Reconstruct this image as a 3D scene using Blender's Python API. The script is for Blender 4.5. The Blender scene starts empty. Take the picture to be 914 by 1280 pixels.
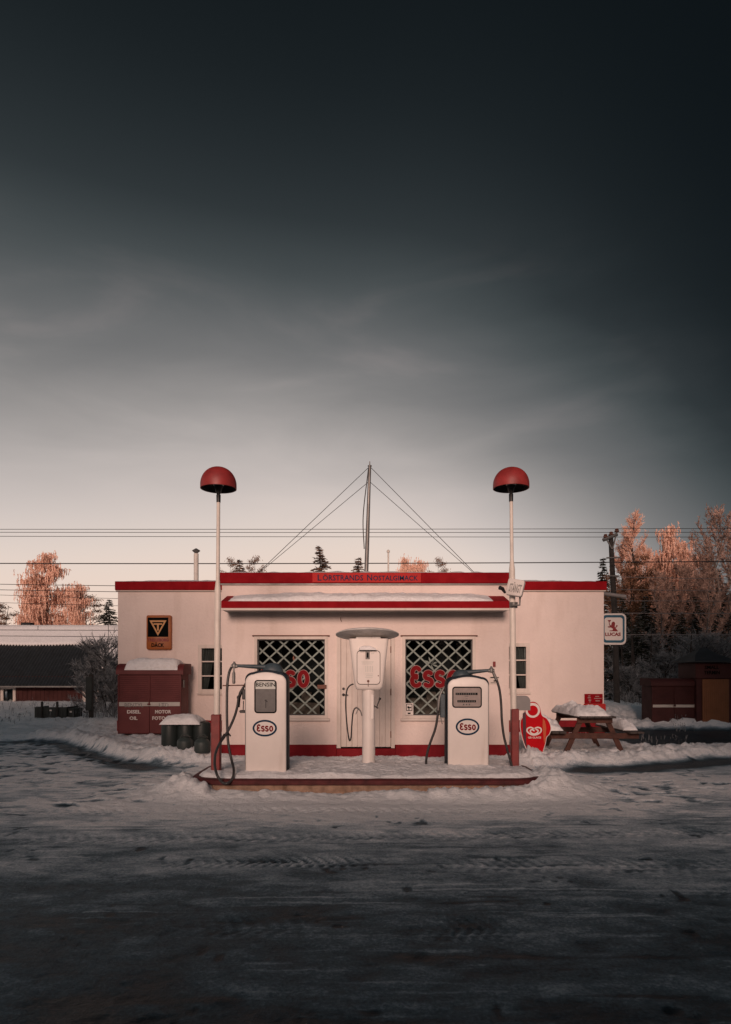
import bpy, bmesh, math, random
import numpy as np
from mathutils import Vector, Matrix

R = math.radians
H = 1.83                      # eye height
F = 850.0                     # focal length in photo pixels (photo is 914 wide)
random.seed(7)
scene = bpy.context.scene
col = scene.collection

def X(px, s): return (px - 457.0) / s
def Z(py, s): return H + (840.0 - py) / s
def S(d): return F / d

# ---------------------------------------------------------------- noise
def _hash(ix, iy, seed):
    h = (ix.astype(np.int64) * 374761393 + iy.astype(np.int64) * 668265263 + seed * 974634777) & 0x7fffffff
    h = ((h ^ (h >> 13)) * 1274126177) & 0x7fffffff
    h = h ^ (h >> 16)
    return (h & 0xffff) / 65535.0
def vnoise(x, y, seed=0):
    x = np.asarray(x, float); y = np.asarray(y, float)
    ix = np.floor(x); iy = np.floor(y); fx = x - ix; fy = y - iy
    fx = fx * fx * (3 - 2 * fx); fy = fy * fy * (3 - 2 * fy)
    a = _hash(ix, iy, seed); b = _hash(ix + 1, iy, seed); c = _hash(ix, iy + 1, seed); d = _hash(ix + 1, iy + 1, seed)
    return (a * (1 - fx) + b * fx) * (1 - fy) + (c * (1 - fx) + d * fx) * fy
def fbm(x, y, oct=4, seed=0, gain=.5):
    t = 0; a = 1; n = 0
    for i in range(oct):
        t = t + a * vnoise(x * 2 ** i + 17.3 * i, y * 2 ** i - 9.1 * i, seed + i); n += a; a *= gain
    return t / n
def sstep(a, b, x):
    t = np.clip((x - a) / (b - a), 0, 1); return t * t * (3 - 2 * t)

# ---------------------------------------------------------------- materials
def mat(name, c, rough=.6, metal=0., var=.12, vscale=3., bump=.1, bscale=40., spec=.5, c2=None, stain=0.):
    m = bpy.data.materials.new(name); m.use_nodes = True
    nt = m.node_tree; N = nt.nodes; L = nt.links; b = N['Principled BSDF']
    b.inputs['Roughness'].default_value = rough; b.inputs['Metallic'].default_value = metal
    b.inputs['Specular IOR Level'].default_value = spec
    tc = N.new('ShaderNodeTexCoord')
    n1 = N.new('ShaderNodeTexNoise'); n1.inputs['Scale'].default_value = vscale; n1.inputs['Detail'].default_value = 6
    n1.inputs['Roughness'].default_value = .62
    L.new(tc.outputs['Object'], n1.inputs['Vector'])
    mx = N.new('ShaderNodeMix'); mx.data_type = 'RGBA'
    d = c2 if c2 else tuple(v * (1 - 2 * var) for v in c)
    mx.inputs[6].default_value = (*c, 1); mx.inputs[7].default_value = (*d, 1)
    cr = N.new('ShaderNodeValToRGB'); cr.color_ramp.elements[0].position = .38; cr.color_ramp.elements[1].position = .72
    L.new(n1.outputs['Fac'], cr.inputs['Fac']); L.new(cr.outputs['Color'], mx.inputs[0])
    out = mx.outputs[2]
    if stain:
        n3 = N.new('ShaderNodeTexNoise'); n3.inputs['Scale'].default_value = vscale * 3.1; n3.inputs['Detail'].default_value = 8
        mp = N.new('ShaderNodeMapping'); mp.inputs['Scale'].default_value = (1, 1, .16)
        L.new(tc.outputs['Object'], mp.inputs['Vector']); L.new(mp.outputs['Vector'], n3.inputs['Vector'])
        c3 = N.new('ShaderNodeValToRGB'); c3.color_ramp.elements[0].position = .56; c3.color_ramp.elements[1].position = .78
        c3.color_ramp.elements[1].color = (stain, stain, stain, 1)
        L.new(n3.outputs['Fac'], c3.inputs['Fac'])
        m2 = N.new('ShaderNodeMix'); m2.data_type = 'RGBA'; L.new(c3.outputs['Color'], m2.inputs[0]); L.new(out, m2.inputs[6])
        m2.inputs[7].default_value = (c[0] * .45, c[1] * .38, c[2] * .3, 1); out = m2.outputs[2]
    L.new(out, b.inputs['Base Color'])
    if bump:
        n2 = N.new('ShaderNodeTexNoise'); n2.inputs['Scale'].default_value = bscale; n2.inputs['Detail'].default_value = 5
        L.new(tc.outputs['Object'], n2.inputs['Vector'])
        bp = N.new('ShaderNodeBump'); bp.inputs['Strength'].default_value = bump; bp.inputs['Distance'].default_value = .02
        L.new(n2.outputs['Fac'], bp.inputs['Height']); L.new(bp.outputs['Normal'], b.inputs['Normal'])
        rr = N.new('ShaderNodeMapRange'); rr.inputs['To Min'].default_value = rough * .8; rr.inputs['To Max'].default_value = min(1, rough * 1.25)
        L.new(n1.outputs['Fac'], rr.inputs['Value']); L.new(rr.outputs['Result'], b.inputs['Roughness'])
    return m

M = {}
M['plaster'] = mat('plaster', (.80, .675, .62), .9, var=.05, vscale=.9, bump=.6, bscale=18, spec=.2, stain=.24)
M['trim'] = mat('trim_paint', (.70, .61, .55), .7, var=.06, bump=.1, spec=.3, stain=.25)
M['red'] = mat('red_paint', (.28, .003, .008), .7, spec=.12, var=.12, vscale=4, bump=.05)
M['plinth'] = mat('plinth_paint', (.24, .010, .016), .7, spec=.2, var=.15, bump=.2, stain=.3)
M['sign_red'] = mat('sign_red', (.46, .03, .028), .7, spec=.15, var=.06, bump=.0)
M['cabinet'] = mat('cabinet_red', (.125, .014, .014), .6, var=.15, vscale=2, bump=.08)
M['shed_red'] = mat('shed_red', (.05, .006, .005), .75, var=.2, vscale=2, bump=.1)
M['shed_yellow'] = mat('shed_yellow', (.21, .08, .03), .7, var=.1, bump=.1)
M['barnwood'] = mat('barn_red_boards', (.065, .012, .009), .8, var=.2, vscale=2, bump=.2)
M['white'] = mat('enamel_white', (.80, .73, .68), .42, var=.05, vscale=2.2, bump=.03, bscale=12, stain=.22)
M['polewhite'] = mat('pole_white', (.74, .67, .60), .5, var=.08, vscale=5, bump=.05, stain=.3)
M['polered'] = mat('pole_red', (.235, .03, .026), .5, var=.2, vscale=6, bump=.1)
M['blue'] = mat('dark_blue_shell', (.008, .018, .028), .6, spec=.2, var=.2, bump=.05)
M['bluegrey'] = mat('blue_grey_casting', (.055, .08, .095), .5, var=.2, vscale=10, bump=.1)
M['navy'] = mat('navy_line', (.008, .036, .075), .8, spec=.1, bump=0)
M['esso'] = mat('letter_red', (.19, .0035, .007), .7, spec=.15, var=.1, bump=0)
M['letter_edge'] = mat('letter_edge', (.36, .22, .20), .6, bump=0)
M['lattice'] = mat('lattice_bar', (.50, .46, .42), .6, var=.1, bump=.05)
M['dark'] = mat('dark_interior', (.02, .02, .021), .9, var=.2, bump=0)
M['black'] = mat('black_rubber', (.012, .012, .013), .45, var=.2, bump=.08, bscale=80)
M['hose'] = mat('hose_rubber', (.04, .037, .037), .42, var=.3, vscale=9, bump=.1, bscale=60)
M['steel'] = mat('grey_metal', (.22, .21, .20), .45, .5, var=.2, bump=.08)
M['galv'] = mat('galvanised', (.72, .70, .67), .6, .2, var=.15, vscale=6, bump=.05, stain=.5)
M['plate'] = mat('grey_plate', (.24, .225, .22), .6, .1, var=.1, bump=.03)
M['dial'] = mat('dial_face', (.105, .10, .096), .5, var=.15, vscale=9, bump=0)
M['dialpale'] = mat('dial_pale', (.50, .52, .48), .4, var=.05, bump=0)
M['dial2'] = mat('dial_taupe', (.30, .245, .225), .35, var=.12, vscale=9, bump=0)
M['dome'] = mat('dome_red', (.33, .03, .028), .5, var=.22, vscale=4, bump=.04)
M['domein'] = mat('dome_inside', (.05, .04, .04), .7, var=.2, bump=0)
M['concrete'] = mat('kerb_concrete', (.42, .27, .19), .9, var=.3, vscale=7, bump=.5, bscale=25, stain=.8)
M['kerbred'] = mat('kerb_paint', (.105, .014, .014), .7, var=.3, vscale=7, bump=.3, bscale=30, stain=.6)
M['orange'] = mat('sign_orange', (.36, .10, .02), .5, var=.12, bump=0)
M['gold'] = mat('sign_gold', (.55, .26, .09), .5, var=.05, bump=0)
M['signblack'] = mat('sign_black', (.004, .005, .005), .9, spec=.05, bump=0)
M['signwhite'] = mat('sign_white', (.70, .64, .60), .5, var=.05, bump=0)
M['signblue'] = mat('sign_blue', (.01, .09, .15), .45, bump=0)
M['darkred'] = mat('dark_red_ink', (.22, .008, .012), .5, bump=0)
M['ice_red'] = mat('board_red', (.50, .004, .010), .7, spec=.1, var=.1, bump=0)
M['ice_orange'] = mat('board_orange', (.55, .09, .02), .4, bump=0)
M['ice_purple'] = mat('board_dark', (.06, .008, .02), .4, bump=0)
M['wood'] = mat('table_wood', (.085, .026, .014), .7, var=.3, vscale=8, bump=.3, bscale=30, c2=(.04, .014, .009))
M['woodtop'] = mat('table_top_wood', (.06, .045, .04), .7, var=.2, bump=.3)
M['darkplastic'] = mat('dark_plastic', (.018, .026, .025), .5, var=.2, bump=.1)
M['churn'] = mat('churn_metal', (.045, .058, .055), .55, .3, var=.2, bump=.1)
M['enclosure'] = mat('enclosure_grey', (.035, .04, .036), .7, var=.2, bump=.1)
M['rooftile'] = mat('dark_corrugated', (.018, .022, .026), .7, var=.3, bump=.1)
M['bark'] = mat('bark', (.03, .022, .018), .95, var=.3, vscale=6, bump=.5)
M['birchbark'] = mat('birch_bark', (.25, .20, .17), .9, var=.4, vscale=5, bump=.3, c2=(.05, .04, .035))
M['polewood'] = mat('utility_pole_wood', (.04, .034, .03), .9, var=.3, vscale=4, bump=.3)
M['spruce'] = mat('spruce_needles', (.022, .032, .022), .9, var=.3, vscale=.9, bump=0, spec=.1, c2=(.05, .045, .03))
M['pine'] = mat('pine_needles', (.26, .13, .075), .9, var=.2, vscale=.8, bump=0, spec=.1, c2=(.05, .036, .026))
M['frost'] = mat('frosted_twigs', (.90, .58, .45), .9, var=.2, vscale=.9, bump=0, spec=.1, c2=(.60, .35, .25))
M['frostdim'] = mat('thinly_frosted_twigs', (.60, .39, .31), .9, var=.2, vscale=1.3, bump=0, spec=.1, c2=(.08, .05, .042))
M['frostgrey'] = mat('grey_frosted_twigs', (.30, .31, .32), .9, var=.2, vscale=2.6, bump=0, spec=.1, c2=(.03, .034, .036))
M['frostwire'] = mat('frosted_wire', (.22, .19, .18), .7, bump=0)
M['wire'] = mat('wire', (.03, .028, .03), .6, bump=0)
M['backwall'] = mat('back_wall', (.16, .11, .09), .9, var=.1, bump=.1)
M['brown'] = mat('rust_brown', (.18, .07, .045), .7, var=.3, bump=.1)

def snow_mat(name, c=(.88, .86, .86)):
    m = bpy.data.materials.new(name); m.use_nodes = True
    nt = m.node_tree; N = nt.nodes; L = nt.links; b = N['Principled BSDF']
    b.inputs['Roughness'].default_value = .62; b.inputs['Specular IOR Level'].default_value = .25
    tc = N.new('ShaderNodeTexCoord')
    n = N.new('ShaderNodeTexNoise'); n.inputs['Scale'].default_value = 14; n.inputs['Detail'].default_value = 8; n.inputs['Roughness'].default_value = .6
    L.new(tc.outputs['Object'], n.inputs['Vector'])
    bp = N.new('ShaderNodeBump'); bp.inputs['Strength'].default_value = .9; bp.inputs['Distance'].default_value = .04
    L.new(n.outputs['Fac'], bp.inputs['Height']); L.new(bp.outputs['Normal'], b.inputs['Normal'])
    cr = N.new('ShaderNodeValToRGB'); cr.color_ramp.elements[0].position = .3; cr.color_ramp.elements[1].position = .6
    cr.color_ramp.elements[0].color = (c[0] * .86, c[1] * .85, c[2] * .84, 1); cr.color_ramp.elements[1].color = (*c, 1)
    L.new(n.outputs['Fac'], cr.inputs['Fac']); L.new(cr.outputs['Color'], b.inputs['Base Color'])
    return m
M['snow'] = snow_mat('snow')

def glass_mat():
    m = bpy.data.materials.new('window_glass'); m.use_nodes = True
    N = m.node_tree.nodes; L = m.node_tree.links; N.remove(N['Principled BSDF'])
    o = N['Material Output']; g = N.new('ShaderNodeBsdfGlossy'); g.inputs['Roughness'].default_value = .03
    t = N.new('ShaderNodeBsdfTransparent'); t.inputs['Color'].default_value = (.85, .9, .9, 1)
    f = N.new('ShaderNodeFresnel'); f.inputs['IOR'].default_value = 1.35
    x = N.new('ShaderNodeMixShader'); L.new(f.outputs[0], x.inputs[0]); L.new(t.outputs[0], x.inputs[1]); L.new(g.outputs[0], x.inputs[2])
    L.new(x.outputs[0], o.inputs['Surface']); return m
M['glass'] = glass_mat()

# ---------------------------------------------------------------- mesh builder
class MB:
    def __init__(s): s.v = []; s.f = []
    def add(s, vs, fs):
        n = len(s.v); s.v += [tuple(p) for p in vs]; s.f += [tuple(i + n for i in f) for f in fs]; return s
    def box(s, x0, x1, y0, y1, z0, z1, bev=0., rot=None, seg=1):
        bm = bmesh.new(); bmesh.ops.create_cube(bm, size=1)
        c = Vector(((x0 + x1) / 2, (y0 + y1) / 2, (z0 + z1) / 2))
        for v in bm.verts:
            v.co = Vector((v.co.x * (x1 - x0), v.co.y * (y1 - y0), v.co.z * (z1 - z0)))
        if bev: bmesh.ops.bevel(bm, geom=bm.edges[:] , offset=bev, segments=seg, profile=.5, affect='EDGES')
        bm.verts.index_update()
        vs = []
        for v in bm.verts:
            p = v.co.copy()
            if rot is not None: p = rot @ p
            vs.append(p + c)
        s.add(vs, [[v.index for v in f.verts] for f in bm.faces]); bm.free(); return s
    def loft(s, rings, cap0=True, cap1=True, closed=True):
        n = len(rings[0]); vs = [p for r in rings for p in r]; fs = []
        for i in range(len(rings) - 1):
            for j in range(n if closed else n - 1):
                k = (j + 1) % n; fs.append((i * n + j, i * n + k, (i + 1) * n + k, (i + 1) * n + j))
        if cap0: fs.append(tuple(range(n))[::-1])
        if cap1: fs.append(tuple(range((len(rings) - 1) * n, len(rings) * n)))
        return s.add(vs, fs)
    def tube(s, pts, r, n=8, cap=True):
        pts = [Vector(p) for p in pts]; rings = []
        rs = r if isinstance(r, (list, tuple)) else [r] * len(pts)
        up = None
        for i, p in enumerate(pts):
            a = pts[max(i - 1, 0)]; b = pts[min(i + 1, len(pts) - 1)]; d = (b - a).normalized()
            if up is None:
                up = Vector((0, 0, 1)) if abs(d.z) < .9 else Vector((1, 0, 0))
            u = (up - d * up.dot(d)).normalized(); w = d.cross(u); up = u
            rings.append([p + (u * math.cos(t) + w * math.sin(t)) * rs[i] for t in [2 * math.pi * k / n for k in range(n)]])
        return s.loft(rings, cap, cap)
    def lathe(s, x, y, prof, n=32, cap0=True, cap1=True, M4=None):
        rings = []
        for r, z in prof:
            rings.append([Vector((x + r * math.cos(2 * math.pi * k / n), y + r * math.sin(2 * math.pi * k / n), z)) for k in range(n)])
        if M4 is not None: rings = [[M4 @ p for p in g] for g in rings]
        return s.loft(rings, cap0, cap1)
    def prism(s, poly, y0, y1, inset=0):      # poly: list (x, z) ; extruded along y, front at y0
        a = [(p[0], y0, p[1]) for p in poly]; b = [(p[0], y1, p[1]) for p in poly]
        return s.loft([a, b])
    def ring(s, outer, inner, y0, y1):       # flat ring between two equal-length outlines
        n = len(outer)
        vs = [(p[0], y0, p[1]) for p in outer] + [(p[0], y0, p[1]) for p in inner] + [(p[0], y1, p[1]) for p in outer] + [(p[0], y1, p[1]) for p in inner]
        fs = []
        for j in range(n):
            k = (j + 1) % n
            fs += [(j, k, n + k, n + j), (2 * n + j, 3 * n + j, 3 * n + k, 2 * n + k), (j, 2 * n + j, 2 * n + k, k), (n + j, n + k, 3 * n + k, 3 * n + j)]
        return s.add(vs, fs)
    def text(s, txt, x0, x1, z0, z1, y, d=.004, off=0., seg=2, M4=None, z1b=None):
        cu = bpy.data.curves.new('t', 'FONT'); cu.body = txt; cu.size = 1; cu.extrude = .5; cu.offset = off; cu.resolution_u = seg
        ob = bpy.data.objects.new('t', cu); col.objects.link(ob)
        dg = bpy.context.evaluated_depsgraph_get(); me = bpy.data.meshes.new_from_object(ob.evaluated_get(dg))
        vs = [v.co.copy() for v in me.vertices]; fs = [tuple(p.vertices) for p in me.polygons]
        bpy.data.objects.remove(ob); bpy.data.curves.remove(cu); bpy.data.meshes.remove(me)
        ax = min(v.x for v in vs); bx = max(v.x for v in vs); az = min(v.y for v in vs); bz = max(v.y for v in vs)
        out = []
        for v in vs:
            p = Vector((x0 + (v.x - ax) / (bx - ax) * (x1 - x0), y - (v.z + .5) * d, z0 + (v.y - az) / (bz - az) * (z1 - z0)))
            if M4 is not None: p = M4 @ p
            out.append(p)
        return s.add(out, fs)
    def walls(s, x0, x1, z0, z1, y0, y1, holes):     # wall slab with rectangular openings (x0,x1,z0,z1)
        xs = sorted({x0, x1, *[h[0] for h in holes], *[h[1] for h in holes]}); zs = sorted({z0, z1, *[h[2] for h in holes], *[h[3] for h in holes]})
        def solid(i, j):
            if i < 0 or j < 0 or i >= len(xs) - 1 or j >= len(zs) - 1: return False
            cx = (xs[i] + xs[i + 1]) / 2; cz = (zs[j] + zs[j + 1]) / 2
            return not any(h[0] < cx < h[1] and h[2] < cz < h[3] for h in holes)
        for i in range(len(xs) - 1):
            for j in range(len(zs) - 1):
                if not solid(i, j): continue
                a, b, c, d = xs[i], xs[i + 1], zs[j], zs[j + 1]
                s.add([(a, y0, c), (b, y0, c), (b, y0, d), (a, y0, d)], [(0, 1, 2, 3)])
                s.add([(a, y1, c), (b, y1, c), (b, y1, d), (a, y1, d)], [(3, 2, 1, 0)])
                if not solid(i - 1, j): s.add([(a, y0, c), (a, y0, d), (a, y1, d), (a, y1, c)], [(0, 1, 2, 3)])
                if not solid(i + 1, j): s.add([(b, y0, c), (b, y1, c), (b, y1, d), (b, y0, d)], [(0, 1, 2, 3)])
                if not solid(i, j - 1): s.add([(a, y0, c), (a, y1, c), (b, y1, c), (b, y0, c)], [(0, 1, 2, 3)])
                if not solid(i, j + 1): s.add([(a, y0, d), (b, y0, d), (b, y1, d), (a, y1, d)], [(0, 1, 2, 3)])
        return s

def wloc(o):
    p = Vector((0, 0, 0))
    while o: p += o.location; o = o.parent
    return p
def tag(o, label=None, cat=None, group=None, kind=None):
    if label: o['label'] = label
    if cat: o['category'] = cat
    if group: o['group'] = group
    if kind: o['kind'] = kind
    return o
def part(name, mb, m, parent=None, loc=None, smooth=40, xf=None):
    me = bpy.data.meshes.new(name)
    off = wloc(parent) if parent else Vector(loc if loc else (0, 0, 0))
    if xf is not None: vs = [xf @ Vector(v) for v in mb.v]
    else: vs = mb.v
    me.from_pydata([(v[0] - off.x, v[1] - off.y, v[2] - off.z) for v in vs], [], mb.f)
    bad = me.validate(verbose=False)
    if bad: print('INVALID', name, bad)
    me.update()
    bm = bmesh.new(); bm.from_mesh(me); bmesh.ops.recalc_face_normals(bm, faces=bm.faces); bm.to_mesh(me); bm.free()
    if smooth: me.shade_smooth(); me.set_sharp_from_angle(angle=R(smooth))
    me.materials.append(m if not isinstance(m, str) else M[m])
    o = bpy.data.objects.new(name, me); col.objects.link(o)
    if parent: o.parent = parent
    elif loc: o.location = loc
    return o
def thing(name, loc, label, cat, group=None, kind=None):
    o = bpy.data.objects.new(name, None); col.objects.link(o); o.location = loc; o.empty_display_size = .2
    return tag(o, label, cat, group, kind)

def rrect(x0, x1, z0, z1, r, n=5):
    pts = []
    for cx, cz, a0 in ((x1 - r, z1 - r, 0), (x0 + r, z1 - r, 90), (x0 + r, z0 + r, 180), (x1 - r, z0 + r, 270)):
        for k in range(n + 1):
            a = R(a0 + 90 * k / n); pts.append((cx + r * math.cos(a), cz + r * math.sin(a)))
    return pts
def ell(cx, cz, rx, rz, n=40): return [(cx + rx * math.cos(2 * math.pi * k / n), cz + rz * math.sin(2 * math.pi * k / n)) for k in range(n)]
def spline(pts, k=8):
    P = [Vector(p) for p in pts]; P = [P[0] * 2 - P[1]] + P + [P[-1] * 2 - P[-2]]; out = []
    for i in range(1, len(P) - 2):
        for j in range(k):
            t = j / k; a, b, c, d = P[i - 1:i + 3]
            out.append(.5 * ((2 * b) + (c - a) * t + (2 * a - 5 * b + 4 * c - d) * t * t + (3 * b - a - 3 * c + d) * t ** 3))
    out.append(P[-2]); return out
def stroke(pts, w):          # thick 2D polyline outline with round caps
    P = [Vector(p) for p in pts]; n = len(P); Lf = []; Rt = []
    for i, p in enumerate(P):
        d = (P[min(i + 1, n - 1)] - P[max(i - 1, 0)]).normalized(); nn = Vector((-d.y, d.x)); Lf.append(p + nn * w / 2); Rt.append(p - nn * w / 2)
    def cap(c, d):
        a = math.atan2(d.y, d.x); return [c + Vector((math.cos(a + t), math.sin(a + t))) * w / 2 for t in (math.pi / 4, 0, -math.pi / 4)]
    e = cap(P[-1], (P[-1] - P[-2])); b = cap(P[0], (P[0] - P[1]))
    return Lf + e + Rt[::-1] + b
def arc(cx, cz, rx, rz, a0, a1, n=10): return [(cx + rx * math.cos(R(a0 + (a1 - a0) * k / n)), cz + rz * math.sin(R(a0 + (a1 - a0) * k / n))) for k in range(n + 1)]

def esso(mb, x, z, hh, y, d, lw=.2, grow=0.):
    """rounded sans lettering: big curled E, then s s o; hh = height of the E; origin at left baseline"""
    w = hh * lw + grow; t = 0
    def st(p):
        nonlocal t; mb.prism([(q[0], q[1]) for q in stroke(p, w)], y - d - t * .0006, y); t += 1
    r = hh / 4 - hh * lw * .25
    ex = x + hh * .24
    q = hh / 2 - lw * hh / 4
    zc = z + hh - lw * hh / 2 - q / 2
    st(arc(ex, zc, hh * .17, q / 2, 40, 270, 10)); st(arc(ex, z + lw * hh / 2 + q / 2, hh * .19, q / 2, 90, 320, 10))
    h2 = hh * .80; lx = x + hh * .62
    for k in range(2):
        cx = lx + h2 * .20 + k * h2 * .66; q2 = h2 / 2 - lw * hh / 2
        top = z + h2 - lw * hh / 2 - q2 / 2; bot = z + lw * hh / 2 + q2 / 2
        st(arc(cx, top, h2 * .19, q2 / 2 + .001, 40, 250, 9)[:-1] + arc(cx, bot, h2 * .20, q2 / 2, 70, -140, 9))
    ox = lx + h2 * 1.58; n = 28
    a = h2 / 2 - lw * hh / 2
    mb.ring(ell(ox, z + h2 / 2, h2 * .22 + w / 2, a + w / 2, n), ell(ox, z + h2 / 2, h2 * .22 - w / 2, a - w / 2, n), y - d, y)

def mound(x0, x1, y0, y1, z, th, seed=0, nu=40, nv=20, edge=4., rough=.25, zf=None):
    """snow lying on something: rounded closed slab, flat below"""
    u = np.linspace(-1, 1, nu); v = np.linspace(-1, 1, nv); U, V = np.meshgrid(u, v, indexing='ij')
    e = np.clip(1 - np.abs(U) ** edge, 0, 1) ** .5 * np.clip(1 - np.abs(V) ** edge, 0, 1) ** .5
    xx = x0 + (U + 1) / 2 * (x1 - x0); yy = y0 + (V + 1) / 2 * (y1 - y0)
    hgt = e * th * (1 - rough + 2 * rough * (fbm(xx * 5, yy * 5, 4, seed) - .25))
    wob = (fbm(xx * 4 + 9, yy * 4, 3, seed + 5) - .5) * .06
    xs = xx + wob * (1 - e); ys = yy - np.abs(wob) * (1 - e)
    base = np.full_like(xx, z) if zf is None else zf(xx, yy)
    mb = MB(); vs = [(xs[i, j], ys[i, j], base[i, j] + hgt[i, j]) for i in range(nu) for j in range(nv)]
    vb = [(xs[i, j], ys[i, j], base[i, j] - .002) for i in range(nu) for j in range(nv)]
    fs = []; n = nu * nv
    for i in range(nu - 1):
        for j in range(nv - 1):
            a = i * nv + j; fs.append((a, a + nv, a + nv + 1, a + 1)); fs.append((n + a, n + a + 1, n + a + nv + 1, n + a + nv))
    per = [i * nv for i in range(nu)] + [(nu - 1) * nv + j for j in range(1, nv)] + [i * nv + nv - 1 for i in range(nu - 2, -1, -1)] + [j for j in range(nv - 2, 0, -1)]
    for k in range(len(per)):
        a = per[k]; b = per[(k + 1) % len(per)]; fs.append((a, n + a, n + b, b))
    return mb.add(vs + vb, fs)
# ================================================================= GROUND
def seg_dist(x, y, pts):
    best = np.full(x.shape, 1e9); 
    for (ax, ay), (bx, by) in zip(pts[:-1], pts[1:]):
        dx, dy = bx - ax, by - ay; t = np.clip(((x - ax) * dx + (y - ay) * dy) / (dx * dx + dy * dy), 0, 1)
        best = np.minimum(best, np.hypot(x - ax - t * dx, y - ay - t * dy))
    return best
IX0, IX1, IYF, IYB = -2.66, 2.72, 10.02, 11.95     # island
def island_d(x, y):      # signed distance to the island outline (rounded rectangle)
    r = .55; cx, cy = (IX0 + IX1) / 2, (IYF + IYB) / 2; hx, hy = (IX1 - IX0) / 2 - r, (IYB - IYF) / 2 - r
    qx = np.abs(x - cx) - hx; qy = np.abs(y - cy) - hy
    return np.hypot(np.maximum(qx, 0), np.maximum(qy, 0)) + np.minimum(np.maximum(qx, qy), 0) - r

def front_curve(x):      # front edge of ploughed snow on the yard left and right of the shop
    return np.interp(x, [-30, -12, -9, -7.7, -6.6, -5.2, -4.2, -3.4, -2.6, 2.6, 3.3, 5.0, 6.3, 7.4, 8.2, 30],
                        [17.9, 17.9, 18.0, 17.6, 16.0, 14.2, 13.45, 13.3, 13.35, 13.3, 12.9, 13.2, 13.7, 14.3, 14.5, 14.9])

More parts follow.
